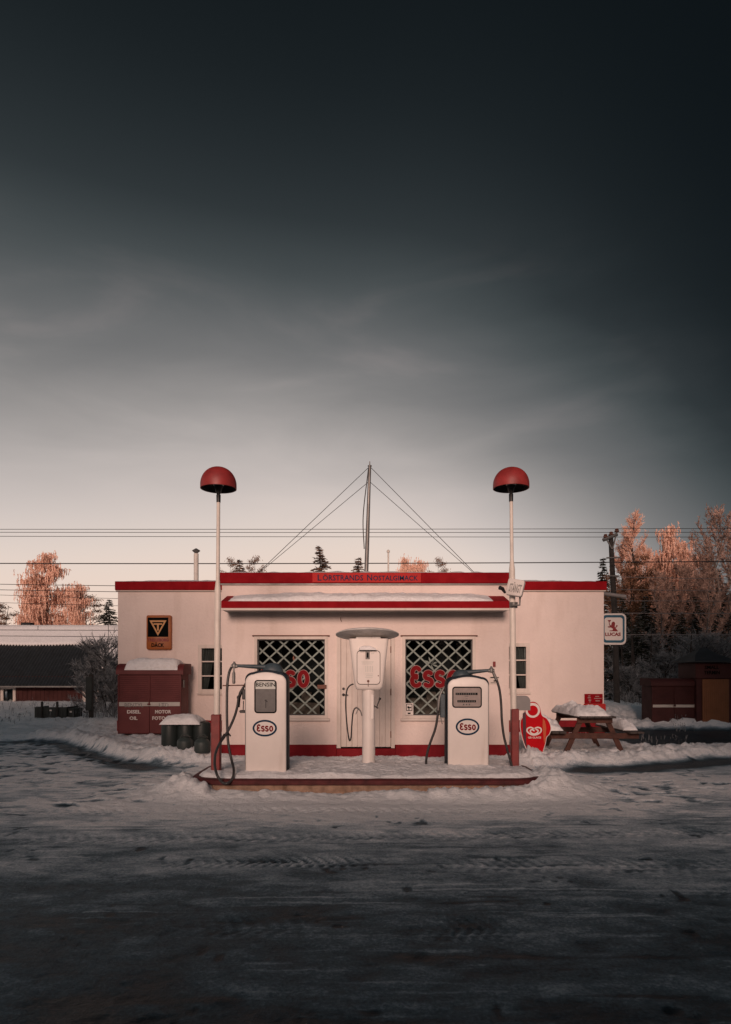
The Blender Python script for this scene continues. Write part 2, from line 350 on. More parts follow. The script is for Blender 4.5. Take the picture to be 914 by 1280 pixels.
def terrain(x, y):
    lump = fbm(x * 2.2, y * 2.2, 4, 3); fine = fbm(x * 9, y * 9, 4, 11); mid = fbm(x * .35, y * .35, 3, 21)
    ridged = .6 * (1 - np.abs(2 * fbm(x * 4.5, y * 4.5, 4, 31) - 1)) + .4 * (1 - np.abs(2 * fbm(x * 9.5, y * 9.5, 3, 33) - 1))
    h = (mid - .5) * .05 * sstep(2, 8, y) + (lump - .5) * .012
    st = .35 * fbm(x * .6, y * 3.4 + .25 * x, 4, 41) + .65 * fbm(x * 2.6, y * 4.6, 5, 43, .65)                                        # plough streaks running along x
    h = h + (st - .5) * .035 + (fine - .5) * .016 + (fbm(x * 22, y * 22, 3, 13) - .5) * .006 * (y < 13)
    snow = .70 + (st - .5) * .95 + (fbm(x * 1.2, y * 2.2, 5, 61, .6) - .5) * .45
    # wheel tracks across the forecourt
    for (y0, sl, cv, w, pit, dep, seed, x0, x1) in ((9.02, .012, -.004, .18, .16, .022, 1, -6, 3), (6.58, .035, .004, .20, .105, .034, 2, -2.3, .5), (6.45, -.02, .004, .30, .12, .012, 9, .2, 9),
                                    (4.84, -.02, .012, .27, .085, .030, 3, -.05, 1.4), (4.9, .03, .012, .24, .11, .010, 4, -2.2, .2), (7.6, .05, 0, .22, .13, .010, 5, -9, 9), (5.7, .02, -.01, .26, .12, .006, 6, 2, 9)):
        yc = y0 + sl * x + cv * x * x; v = (y - yc) / w
        env = np.clip(1 - v ** 4, 0, 1) * (np.abs(v) < 1) * sstep(x0, x0 + 1.2, x) * (1 - sstep(x1 - 1.2, x1, x)) * (.5 + .5 * sstep(.36, .52, fbm(x * .9, y * .2, 3, 70 + seed)))
        ch = np.sin(2 * math.pi * (x + np.abs(v) * .12) / pit + np.sin(v * 9) * .7)
        ch2 = np.sin(v * math.pi * 3.0)
        h = h + env * (-.012 + dep * np.clip(ch * .9 + ch2 * .45, -.6, .8) * .62)
        snow = snow + env * (12. * dep * np.clip(ch, -.6, 1)) 
    scr = fbm(x * .5 + y * .8, y * 26, 3, 121); scr = np.clip((scr - .62) * 6, 0, 1) * (y < 12); snow = snow + scr * .30 * (fbm(x * .7, y, 2, 5) > .45) - .28 * np.clip((fbm(x * .8 - y * .5, y * 11, 3, 131) - .68) * 7, 0, 1)
    grit = np.clip((vnoise(x * 14, y * 9, 141) * vnoise(x * 3, y * 3, 142) - .62) * 8, 0, 1); snow = snow - .5 * grit; h = h - .008 * grit
    # crusty broken ice on both sides of the island
    cm = sstep(.46, .60, fbm(x * .45 + 3, y * .7, 3, 151)) * sstep(8.6, 9.6, y) * sstep(1.6, 3.0, np.abs(x))
    cm = np.maximum(cm, np.exp(-(((x + 3.4) / 1.1) ** 2 + ((y - 10.9) / 1.2) ** 2)))
    rc = 1 - np.abs(2 * fbm(x * 3.2, y * 4.6, 4, 153) - 1)
    h = h + cm * (rc - .6) * .085; snow = snow + cm * np.clip((rc - .70) * 3.2, -.5, .4)
    # exposed wet asphalt
    fc = front_curve(x)
    d = y - fc                                                                          # >0 : on the piled snow
    wet = np.exp(-((d + .55) / .45) ** 2) * sstep(-9.5, -6.6, -np.abs(x + 1.3) + 1.6)
    side = sstep(3.0, 4.2, np.abs(x))
    wet = side * np.exp(-((d + .45) / .42) ** 2) * (.55 + .9 * (fbm(x * .7, y * 1.8, 3, 77)))
    lft = np.exp(-((y - (15.9 + (x + 9) * -.25)) / .9) ** 2) * sstep(5.0, 7.5, -x) * (.4 + fbm(x * .5, y * 1.6, 3, 78))
    snow = np.where(y < 9.2, snow, snow + .16 * (sstep(9.2, 10.5, y)))
    snow = snow - 1.0 * wet * (side) - .75 * lft
    # behind the island, between the island and the shop : trodden snow
    isd = island_d(x, y)
    # ploughed snow in front of the wings
    on = sstep(-.10, .30, d) * sstep(2.2, 3.0, np.abs(x)) 
    on = np.where(np.abs(x) < 3.2, sstep(13.0, 13.6, y) * .3, on)
    crest = np.exp(-((d - .45) / .45) ** 2)
    pl = np.where(x < 0, .09, .07)
    h = h + on * (pl + (ridged - .5) * .24 + (lump - .5) * .12 + (fine - .5) * .06) + crest * sstep(2.4, 3.2, np.abs(x)) * (.05 + .09 * (lump)) * (x > -9) * (x < 9)
    # shop front: lower heap against the plinth
    shop = np.exp(-((y - 13.75) / .42) ** 2) * (np.abs(x) < 3.4); h = h + shop * (.0 + .06 * (lump - .2) + (ridged - .5) * .06)
    snow = snow + np.where(np.abs(x) < 3.2, sstep(12.6, 13.2, y), on) * 1.0 + shop
    # right: clear asphalt yard behind the ploughed edge, then bank
    yard = sstep(5.9, 6.8, x) * sstep(15.5, 16.6, y) * (1 - sstep(20.6, 21.4, y))
    h = h * (1 - .85 * yard) + yard * (.01 + (fine - .5) * .02); snow = np.clip(snow, 0, 1) * (1 - yard) + yard * (.05 + .5 * np.clip(fbm(x * 1.1, y * 1.1, 4, 88) - .5, 0, 1))
    bank = np.exp(-((y - 21.7 - .0 * x) / .5) ** 2) * sstep(6.5, 7.5, x); h = h + bank * (.14 + .22 * (lump - .3)); snow = snow + bank
    big = sstep(22.3, 24.5, y) * sstep(6.4, 7.4, x) * (1 - sstep(10.6, 11.8, x)); h = h + big * .45
    # left: rough bank round the enclosure
    lb = np.exp(-((y - 21.2 - .12 * (x + 10)) / 1.6) ** 2) * sstep(5.8, 8.5, -x); h = h + lb * (.10 + .30 * (fbm(x * .8, y * .8, 4, 90) - .35)); snow = snow + lb * .8
    lb2 = sstep(23, 30, y) * sstep(6, 8, -x); h = h + lb2 * .16 * (fbm(x * .25, y * .25, 3, 92) - .5); snow = snow + sstep(17.6, 19, y) * .9 * np.where(x < 0, 1, (1 - yard) * sstep(20.8, 21.6, y)) * (1 - yard)
    # snow thrown against the kerb of the island
    k = np.clip(isd, 0, None); g = np.exp(-((k - .16) / .24) ** 2) * (isd > -.2)
    endr = np.exp(-(((x - 2.95) / .75) ** 2 + ((y - 10.5) / .62) ** 2)); endl = np.exp(-(((x + 2.85) / .5) ** 2 + ((y - 10.2) / .5) ** 2))
    gap = np.where((y < 10.6) & (x < .9) & (x > -2.3), .32 + .35 * fbm(x * 1.5, y * 0 + 3, 2, 95), .9)
    gap = np.where(y > 11.2, .22, gap)
    h = h + g * gap * (.09 + .13 * (lump - .2) + (ridged - .5) * .14 + (fine - .5) * .09) + endr * (.20 + .14 * (lump - .4) + (ridged - .5) * .10) * (isd > -.25) + endl * (.09 + (ridged - .5) * .08) * (isd > -.25)
    snow = snow + 1.1 * np.exp(-(k / .42) ** 2) + endr + endl
    h = np.where(isd < -.25, -.05, h)
    # dark slush streaks right in front of the kerb heap
    sl = np.exp(-((y - (9.25 + .25 * np.sin(x * .5 + 1.2))) / .10) ** 2) * (fbm(x * .8, y, 3, 97) > .47) * sstep(2.5, 6, 6 - np.abs(x + .6)) 
    snow = snow - .45 * sl; h = h - .01 * sl
    far = sstep(45, 140, np.hypot(x, y)); h = h * (1 - far)
    snow = np.clip(snow + far + sstep(14, 20, np.abs(x)) * .3, 0, 1)
    # painted light falloff: ground colour darkens toward the camera, brightens before the island
    painted_dim = 1 - sstep(3.2, 8.4, y)
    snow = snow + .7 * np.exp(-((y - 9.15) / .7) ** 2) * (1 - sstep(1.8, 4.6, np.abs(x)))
    snow = np.where(y < 9.0, np.clip(snow, 0, 1) - .45 * painted_dim, snow)
    return h, snow

def axis(segs):
    out = []
    for a, b, s in segs: out += list(np.arange(a, b, s))
    return np.array(out)
gx = axis([(-600, -120, 40), (-120, -40, 8), (-40, -20, .8), (-20, -9, .14), (-9, -4.2, .05), (-4.2, 4.2, .026), (4.2, 9, .05), (9, 20, .14), (20, 40, .8), (40, 120, 8), (120, 601, 40)])
gy = axis([(-120, -10, 10), (-10, 2, .8), (2, 3.2, .1), (3.2, 5.5, .02), (5.5, 7.5, .028), (7.5, 11.0, .034), (11.0, 15.0, .05), (15.0, 24, .09), (24, 40, .4), (40, 120, 4), (120, 901, 30)])
GXX, GYY = np.meshgrid(gx, gy, indexing='ij')
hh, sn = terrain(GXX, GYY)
nx, ny = len(gx), len(gy)
co = np.stack([GXX, GYY, hh], -1).reshape(-1, 3).astype(np.float32)
ii, jj = np.meshgrid(np.arange(nx - 1), np.arange(ny - 1), indexing='ij'); a = (ii * ny + jj).ravel()
quads = np.stack([a, a + ny, a + ny + 1, a + 1], -1).astype(np.int32)
me = bpy.data.meshes.new('snowy_ground'); me.vertices.add(len(co)); me.vertices.foreach_set('co', co.ravel())
me.loops.add(quads.size); me.loops.foreach_set('vertex_index', quads.ravel())
me.polygons.add(len(quads)); me.polygons.foreach_set('loop_start', np.arange(0, quads.size, 4, dtype=np.int32))
me.update(calc_edges=True)
at = me.attributes.new('snow', 'FLOAT', 'POINT'); at.data.foreach_set('value', sn.ravel().astype(np.float32)); me.shade_smooth()  # snow cover plus the painted light falloff
gm = bpy.data.materials.new('snow_and_asphalt'); gm.use_nodes = True
N = gm.node_tree.nodes; L = gm.node_tree.links; b = N['Principled BSDF']
atn = N.new('ShaderNodeAttribute'); atn.attribute_name = 'snow'; tc = N.new('ShaderNodeTexCoord')
n1 = N.new('ShaderNodeTexNoise'); n1.inputs['Scale'].default_value = 8; n1.inputs['Detail'].default_value = 12; n1.inputs['Roughness'].default_value = .68
mp = N.new('ShaderNodeMapping'); mp.inputs['Scale'].default_value = (.55, 1.2, 1)
L.new(tc.outputs['Object'], mp.inputs['Vector']); L.new(mp.outputs['Vector'], n1.inputs['Vector'])
n2 = N.new('ShaderNodeTexNoise'); n2.inputs['Scale'].default_value = 38; n2.inputs['Detail'].default_value = 8; n2.inputs['Roughness'].default_value = .7
L.new(tc.outputs['Object'], n2.inputs['Vector'])
def math_(op, a, b_=None, c=None):
    m = N.new('ShaderNodeMath'); m.operation = op
    for i, v in enumerate((a, b_, c)):
        if v is None: continue
        if hasattr(v, 'links'): L.new(v, m.inputs[i])
        else: m.inputs[i].default_value = v
    return m.outputs[0]
f = math_('ADD', atn.outputs['Fac'], math_('MULTIPLY', math_('SUBTRACT', n1.outputs['Fac'], .5), .52))
f = math_('ADD', f, math_('MULTIPLY', math_('SUBTRACT', n2.outputs['Fac'], .5), .8))
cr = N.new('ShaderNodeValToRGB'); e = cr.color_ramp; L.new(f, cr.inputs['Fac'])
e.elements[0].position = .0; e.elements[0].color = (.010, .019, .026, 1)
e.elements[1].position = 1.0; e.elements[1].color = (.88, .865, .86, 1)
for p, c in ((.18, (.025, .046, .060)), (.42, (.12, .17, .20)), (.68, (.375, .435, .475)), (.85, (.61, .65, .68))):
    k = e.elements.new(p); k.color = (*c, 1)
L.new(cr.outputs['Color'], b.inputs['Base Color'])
rr = N.new('ShaderNodeMapRange'); rr.inputs['From Min'].default_value = .05; rr.inputs['From Max'].default_value = .5; rr.inputs['To Min'].default_value = .38; rr.inputs['To Max'].default_value = .8
L.new(f, rr.inputs['Value']); L.new(rr.outputs['Result'], b.inputs['Roughness']); b.inputs['Specular IOR Level'].default_value = .22
bp = N.new('ShaderNodeBump'); bp.inputs['Strength'].default_value = .8; bp.inputs['Distance'].default_value = .03
L.new(math_('ADD', n2.outputs['Fac'], math_('MULTIPLY', n1.outputs['Fac'], 1.5)), bp.inputs['Height']); L.new(bp.outputs['Normal'], b.inputs['Normal'])
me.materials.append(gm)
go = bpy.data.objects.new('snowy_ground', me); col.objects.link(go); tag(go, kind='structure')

# ================================================================= FILLING STATION BUILDING
D0, D1 = 14.4, 18.7; s0, s1 = S(D0), S(D1)
GR = .16                                     # level of the snow at the building
st = thing('filling_station', (0, D0, 0), 'low cream filling station with red roof edges and two lattice windows', 'filling station')
BX0, BX1 = -3.04, 3.04; BT = 3.93
wz0, wz1 = Z(895, s0), Z(798.5, s0)
W = [(X(321, s0), X(407, s0)), (X(506, s0), X(591.5, s0))]
dx0, dx1, dz0, dz1 = X(426, s0), X(489, s0), Z(935, s0), Z(797, s0)
mb = MB(); mb.walls(BX0, BX1, .29, BT - .22, D0, D0 + .2, [(W[0][0], W[0][1], wz0, wz1), (W[1][0], W[1][1], wz0, wz1), (dx0, dx1, .29, dz1)])
mb.box(BX0, BX0 + .2, D0 + .202, D1, .29, BT - .22); mb.box(BX1 - .2, BX1, D0 + .202, D1, .29, BT - .22)
part('front_wall', mb, 'plaster', st)
mb = MB(); mb.box(BX0 - .02, dx0 - .09, D0 - .025, D0 + .2, -.05, .288, .008); mb.box(dx1 + .09, BX1 + .02, D0 - .025, D0 + .2, -.05, .288, .008)
mb.box(dx0 - .088, dx1 + .088, D0 - .012, D0 + .2, -.05, dz0 - .01, .006)
mb.box(BX0 - .02, BX0 + .2, D0 + .202, D1, -.05, .288); mb.box(BX1 - .2, BX1 + .02, D0 + .202, D1, -.05, .288); part('plinth', mb, 'plinth', st)
# upper red edge + roof of the bay, with snow
mb = MB(); z1 = Z(716, s0); z0 = Z(729.5, s0)
mb.box(BX0 - .04, BX1 + .03, D0 - .06, D0 + .06, z0, z1, .012); mb.box(BX0 - .04, BX0 + .08, D0 + .062, D1 - .1, z0, z1); mb.box(BX1 - .09, BX1 + .03, D0 + .062, D1 - .1, z0, z1)
part('roof_edge', mb, 'red', st)
mb = MB(); mb.box(BX0 - .03, BX1 + .02, D0 - .045, D0 + .05, z0 - .03, z0 - .002, .005); part('edge_moulding', mb, 'steel', st)
mb = MB(); mb.box(BX0 + .05, BX1 - .05, D0 + .062, D1 - .1, z1 - .16, z1 - .06); part('roof', mb, 'steel', st)
part('snow_cap', mound(BX0 - .03, BX1 + .02, D0 - .05, D1 + 4, z1 + .0, .095, 3, 120, 30, 10, .5), 'snow', st)
# canopy over the windows
cs = S(13.8); cz0, cz1, cwz = Z(761, cs), Z(751.5, cs), Z(745, s0)
cx0, cx1 = X(276.5, cs), X(637, cs)
mb = MB(); mb.loft([[(x, 13.8, cz0), (x, D0 - .001, cz0 + .005), (x, D0 - .001, cwz), (x, 13.8, cz1)] for x in (cx0, cx1)]); part('canopy', mb, 'red', st)
mb = MB(); mb.box(cx0 + .02, cx1 - .02, 13.815, D0 - .004, cz0 - .03, cz0 - .002, .003); part('canopy_soffit', mb, 'plate', st)
mb = MB(); mb.box(cx0 - .004, cx1 + .004, 13.77, 13.797, cz0 - .035, cz0 + .012, .004); part('drip_edge', mb, 'trim', st)
zf = lambda x, y: cz1 + (y - 13.8) / .6 * (cwz - cz1)
sc = mound(cx0 + .15, cx1 - .32, 13.81, D0 - .03, 0, .11, 8, 160, 14, 5, .35, zf); part('snow_cap', sc, 'snow', st)
# wings
mb = MB(); WX0, WX1 = X(147.5, s1), X(755, s1); WT = Z(727, s1)
lw = (X(251, s1), X(251, s1) + .9, Z(863, s1), Z(809, s1)); rw = (X(659, s1) - .9, X(659, s1), Z(862, s1), Z(807, s1))
mb.walls(WX0, WX1, .5, WT - .2, D1, D1 + .2, [lw, rw])
mb.box(WX0, WX0 + .2, D1 + .202, D1 + 6, .5, WT - .2); mb.box(WX1 - .2, WX1, D1 + .202, D1 + 6, .5, WT - .2); mb.box(WX0 + .2, WX1 - .2, D1 + 5.8, D1 + 6, .5, WT - .2)
part('wing_wall', mb, 'plaster', st)
mb = MB(); mb.box(WX0 - .02, WX1 + .02, D1 - .03, D1 + .2, -.05, .498, .01); mb.box(WX0 - .02, WX0 + .2, D1 + .202, D1 + 6, -.05, .498); mb.box(WX1 - .2, WX1 + .02, D1 + .202, D1 + 6, -.05, .498); part('plinth', mb, 'plinth', st)
mb = MB(); z0w = Z(738, s1)
mb.box(WX0 - .06, WX1 + .06, D1 - .08, D1 + .05, z0w, WT, .012); mb.box(WX0 - .06, WX0 + .06, D1 + .052, D1 + 6.1, z0w, WT); mb.box(WX1 - .06, WX1 + .06, D1 + .052, D1 + 6.1, z0w, WT); part('roof_edge', mb, 'red', st)
mb = MB(); mb.box(WX0 - .045, WX1 + .045, D1 - .06, D1 + .04, z0w - .03, z0w - .002, .005); part('edge_moulding', mb, 'trim', st)
part('snow_cap', mound(WX0 - .03, WX1 + .03, D1 - .06, D1 + 6, WT + .0, .10, 14, 160, 30, 10, .5), 'snow', st)
mb = MB(); mb.box(WX0 + .06, WX1 - .06, D1 + .052, D1 + 5.9, WT - .2, WT - .1); part('roof', mb, 'steel', st)

# shop windows
def shop_window(x0, x1, i):
    fr = MB(); o = .05
    fr.ring(rrect(x0 - o, x1 + o, wz0 - o, wz1 + o, .002, 1), rrect(x0 + .012, x1 - .012, wz0 + .012, wz1 - .012, .002, 1), D0 - .03, D0 + .06)
    w = part('window', fr, 'trim', st)
    m = MB(); m.box(x0 - .09, x1 + .09, D0 - .075, D0 - .001, wz0 - .10, wz0 - .052, .006); part('sill', m, 'trim', w)
    m = MB(); m.box(x0 - .09, x1 + .09, D0 - .05, D0 - .001, wz1 + .052, wz1 + .075, .004); part('drip_moulding', m, 'brown', w)
    m = MB(); m.ring(rrect(x0 + .004, x1 - .004, wz0 + .004, wz1 - .004, .002, 1), rrect(x0 + .035, x1 - .035, wz0 + .035, wz1 - .035, .002, 1), D0 + .062, D0 + .09); part('frame', m, 'black', w)
    m = MB(); m.box(x0 + .02, x1 - .02, D0 + .064, D0 + .069, wz0 + .02, wz1 - .02); part('pane', m, 'glass', w)
    # lattice behind the glass
    m = MB(); px, pz = .302, .279; a = math.atan2(pz, px); cx, cz = (x0 + x1) / 2 + (.07 if i else -.02), (wz0 + wz1) / 2
    ix0, ix1, iz0, iz1 = x0 + .03, x1 - .03, wz0 + .03, wz1 - .03
    for sgn in (1, -1):
        for k in range(-8, 9):
            bx = cx + k * px; sl = sgn * pz / px     # line z = cz + sl*(x-bx)
            ps = []
            for xx in (ix0, ix1):
                z = cz + sl * (xx - bx)
                if iz0 <= z <= iz1: ps.append((xx, z))
            for zz in (iz0, iz1):
                x = bx + (zz - cz) / sl
                if ix0 < x < ix1: ps.append((x, zz))
            if len(ps) < 2: continue
            p, q = ps[0], ps[1]; L_ = math.hypot(q[0] - p[0], q[1] - p[1])
            if L_ < .05: continue
            ang = math.atan2(q[1] - p[1], q[0] - p[0]); yy = D0 + .115 + (0 if sgn > 0 else .014)
            m.box((p[0] + q[0]) / 2 - L_ / 2, (p[0] + q[0]) / 2 + L_ / 2, yy, yy + .012, (p[1] + q[1]) / 2 - .017, (p[1] + q[1]) / 2 + .017, 0, Matrix.Rotation(-ang, 3, 'Y'))
    part('lattice', m, 'lattice', w)
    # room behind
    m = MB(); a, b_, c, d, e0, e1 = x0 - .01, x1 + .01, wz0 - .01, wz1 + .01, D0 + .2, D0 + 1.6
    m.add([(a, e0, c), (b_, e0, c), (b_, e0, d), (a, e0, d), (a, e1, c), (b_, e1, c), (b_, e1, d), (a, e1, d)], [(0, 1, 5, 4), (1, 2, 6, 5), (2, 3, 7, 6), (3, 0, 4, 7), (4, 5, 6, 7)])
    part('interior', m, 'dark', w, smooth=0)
    m = MB(); m.box(x0 + .1, x1 - .15, D0 + .5, D0 + .9, wz0 - .0, wz0 + .26 + .1 * i, .01); m.box(x0 + .25 + .5 * i, x0 + .6 + .5 * i, D0 + .4, D0 + .6, wz0 + .28, wz0 + .62, .02)
    m.box(x0 + .9 - .4 * i, x0 + 1.12 - .4 * i, D0 + .45, D0 + .6, wz0 + .3, wz0 + .5, .02); part('shelf_goods', m, 'backwall', w)
    # letters on the glass
    base = Z(860, s0); x = (X(514, s0) if i else X(325, s0) + .02); big = Z(832, s0) - base
    m = MB(); esso(m, x, base, big, D0 + .060, .004, .19); part('lettering', m, 'esso', w)
    m = MB(); esso(m, x, base, big, D0 + .0635, .002, .19, .02); part('lettering_edge', m, 'letter_edge', w)
    return w
w0 = shop_window(*W[0], 0); w1 = shop_window(*W[1], 1)
# things seen in/at the left window
m = MB(); m.prism([(X(364, s0), Z(822, s0)), (X(366.5, s0), Z(817, s0)), (X(365, s0), Z(825, s0)), (X(368, s0), Z(820, s0)), (X(365.5, s0), Z(828, s0))], D0 + .3, D0 + .32); part('red_ornament', m, 'ice_orange', w0)
m = MB(); m.box(X(397, s0), X(408.5, s0), D0 - .06, D0 - .032, Z(861, s0), Z(856, s0), .006); part('name_board', m, 'brown', w0)
m = MB()
for a_ in (-150, -110, -60, -20, 20, 75):
    ca, sa = math.cos(R(a_)), math.sin(R(a_)); cx, cz = X(541, s0), Z(830, s0)
    m.prism([(cx, cz), (cx + ca * .1 - sa * .02, cz - sa * .1 - ca * .02), (cx + ca * .17, cz - sa * .17), (cx + ca * .1 + sa * .02, cz - sa * .1 + ca * .02)], D0 + .3 + a_ * .0001, D0 + .31 + a_ * .0001)
part('star_ornament', m, 'lattice', w1)
# notice at the lower left of the right window
nt_ = MB(); nt_.box(X(507, s0), X(517, s0), D0 + .048, D0 + .056, Z(894, s0), Z(879, s0), .001); no = part('window_notice', nt_, 'signwhite', w1)
m = MB(); m.ring(rrect(X(508, s0), X(515.7, s0), Z(888.7, s0), Z(880, s0), .01, 2), rrect(X(508.7, s0), X(515, s0), Z(888, s0), Z(880.7, s0), .01, 2), D0 + .043, D0 + .047)
m.prism(ell(X(510.8, s0), Z(884.3, s0), .022, .022, 12), D0 + .043, D0 + .047); m.box(X(511, s0), X(514.5, s0), D0 + .042, D0 + .046, Z(885.3, s0), Z(884, s0)); m.box(X(511, s0), X(512, s0), D0 + .041, D0 + .0465, Z(888, s0), Z(885, s0)); m.box(X(510, s0), X(513.5, s0), D0 + .043, D0 + .047, Z(892.8, s0), Z(891, s0))
part('print', m, 'signblack', no)

# casement windows in the wings
def casement(h, name='window'):
    x0, x1, z0, z1 = h
    m = MB(); m.ring(rrect(x0 - .07, x1 + .07, z0 - .07, z1 + .07, .002, 1), rrect(x0 + .03, x1 - .03, z0 + .03, z1 - .03, .002, 1), D1 - .035, D1 + .05)
    for k in (1, 2): zz = z0 + (z1 - z0) * k / 3; m.box(x0 + .03, x1 - .03, D1 + .0, D1 + .04, zz - .018, zz + .018, .003)
    m.box((x0 + x1) / 2 - .03, (x0 + x1) / 2 + .03, D1 - .01, D1 + .045, z0 + .03, z1 - .03, .004)
    w = part('window', m, 'trim', st)
    m = MB(); m.box(x0 + .02, x1 - .02, D1 + .018, D1 + .024, z0 + .02, z1 - .02); part('pane', m, 'glass', w)
    m = MB(); m.box(x0 - .09, x1 + .09, D1 - .07, D1 - .001, z0 - .12, z0 - .072, .005); part('sill', m, 'trim', w)
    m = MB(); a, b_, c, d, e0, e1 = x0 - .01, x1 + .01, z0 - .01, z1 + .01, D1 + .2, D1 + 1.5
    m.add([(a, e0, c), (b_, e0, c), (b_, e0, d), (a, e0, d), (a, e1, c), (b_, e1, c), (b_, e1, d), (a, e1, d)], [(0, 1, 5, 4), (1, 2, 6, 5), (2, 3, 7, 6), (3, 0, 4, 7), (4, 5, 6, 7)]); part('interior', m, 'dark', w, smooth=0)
    m = MB(); n = 24      # gathered curtain
    for sg in (0, 1):
        xa = x0 + .0 if sg == 0 else x1
        top = [(xa + (1 - 2 * sg) * (k / n) * .40, D1 + .12 + .02 * math.sin(k * 1.9), z1) for k in range(n + 1)]
        midr = [(xa + (1 - 2 * sg) * (k / n) * .30, D1 + .12 + .02 * math.sin(k * 1.9), (z0 + z1) / 2 + .1) for k in range(n + 1)]
        bot = [(xa + (1 - 2 * sg) * (k / n) * .16, D1 + .12 + .015 * math.sin(k * 1.9), z0) for k in range(n + 1)]
        m.loft([top, midr, bot], False, False, False)
    part('curtain', m, 'steel', w)
casement(lw); casement(rw)

# door
df = MB(); df.ring(rrect(dx0 - .085, dx1 + .075, dz0 - .0, dz1 + .07, .002, 1), rrect(dx0, dx1, dz0 + .0, dz1, .002, 1), D0 - .035, D0 + .05)
dr = MB(); n = 9; ww = (dx1 - dx0 - .01) / n
for k in range(n): dr.box(dx0 + .005 + k * ww + .002, dx0 + .005 + (k + 1) * ww - .002, D0 + .004, D0 + .045, dz0 + .02, dz1 - .006, .004)
dr.box(dx0 + .005, dx1 - .005, D0 + .03, D0 + .055, dz0 + .02, dz1 - .006)
door = part('door', dr, 'trim', st); part('frame', df, 'trim', door)
for yy in (812, 865, 918):
    m = MB(); m.tube([(dx1 - .005, D0 - .03, Z(yy + 4, s0)), (dx1 - .005, D0 - .03, Z(yy - 4, s0))], .012, 8); part('hinge', m, 'brown', door)
m = MB(); m.lathe(0, 0, [(.028, 0), (.028, .02), (.02, .03)], 16, M4=Matrix.Translation((X(429.5, s0), D0 + .004, Z(861, s0))) @ Matrix.Rotation(R(90), 4, 'X')); part('lock', m, 'black', door)
m = MB(); m.lathe(0, 0, [(.03, 0), (.03, .02), (.014, .03), (.014, .05)], 16, M4=Matrix.Translation((X(429.5, s0), D0 + .004, Z(868.5, s0))) @ Matrix.Rotation(R(90), 4, 'X')); m.tube([(X(429.5, s0), D0 - .05, Z(868.5, s0)), (X(435.5, s0), D0 - .055, Z(868.7, s0))], .009, 8); part('handle', m, 'black', door)
m = MB(); m.tube([(X(481, s0), D0 - .03, Z(823, s0)), (X(481, s0), D0 - .03, Z(835, s0))], .012, 8); m.box(X(480, s0), X(482, s0), D0 - .03, D0 + .003, Z(824, s0), Z(823, s0)); m.box(X(480, s0), X(482, s0), D0 - .03, D0 + .003, Z(836, s0), Z(835, s0)); part('pull_handle', m, 'trim', door)
# chimney pipe, vent pipe
m = MB(); cd = 21.5; cs_ = S(cd); m.lathe(X(245.3, cs_), cd, [(.075, WT - .15), (.075, Z(692, cs_))], 20); ch = part('chimney', m, 'polewhite', st)
m = MB(); m.lathe(X(245.3, cs_), cd, [(.03, Z(692, cs_)), (.13, Z(688.5, cs_)), (.12, Z(688, cs_)), (.02, Z(685.5, cs_))], 20); part('chimney_cowl', m, 'steel', ch)
m = MB(); cd = 20.0; cs_ = S(cd); m.lathe(X(485.5, cs_), cd, [(.025, WT - .15), (.025, Z(690, cs_))], 12); m.lathe(X(485.5, cs_), cd, [(.045, Z(690.5, cs_)), (.05, Z(688.5, cs_)), (.01, Z(687, cs_))], 12); part('vent_pipe', m, 'polewhite', st)
# small fixtures on the shop wall
m = MB(); m.box(X(616.2, s0), X(619.2, s0), D0 - .05, D0 - .001, Z(833.5, s0), Z(827, s0), .004); part('alarm_box', m, 'darkred', st)
m = MB(); m.tube([(X(426, s0), D0 - .005, Z(772, s0)), (X(426, s0), D0 - .04, Z(775, s0)), (X(427.2, s0), D0 - .04, Z(777, s0))], .007, 6); part('wall_hook', m, 'brown', st)
# floodlight on right corner
m = MB(); fs = S(19.3); m.tube([(X(754, fs), 19.3, Z(742, fs)), (X(778, fs), 19.0, Z(747.5, fs))], .055, 12); m.box(X(750, fs), X(756, fs), 19.27, 19.33, Z(745, fs), Z(738, fs)); part('wall_floodlight', m, 'plate', st)

# ---- signs on the building
t = MB(); t.box(X(391, s0), X(526, s0), D0 - .095, D0 - .062, Z(728.8, s0), Z(716.8, s0), .004)
o = part('name_sign', t, 'sign_red', None, (X(458, s0), D0 - .08, Z(723, s0))); tag(o, 'long red name sign reading LÖRSTRANDS NOSTALGIMACK on the upper roof edge', 'sign')
m = MB(); y = D0 - .096; zb = Z(726.5, s0); zc = Z(719, s0); zs = Z(720.3, s0)
m.text('L', X(397.5, s0), X(402.5, s0), zb, zc, y, .004, .012); m.text('ÖRSTRANDS', X(403.8, s0), X(454, s0), zb, zs + .035, y, .004, .012)
m.text('N', X(459, s0), X(465.3, s0), zb, zc, y, .004, .012); m.text('OSTALGIMACK', X(466.5, s0), X(522, s0), zb, zs, y, .004, .012); part('lettering', m, 'navy', o)

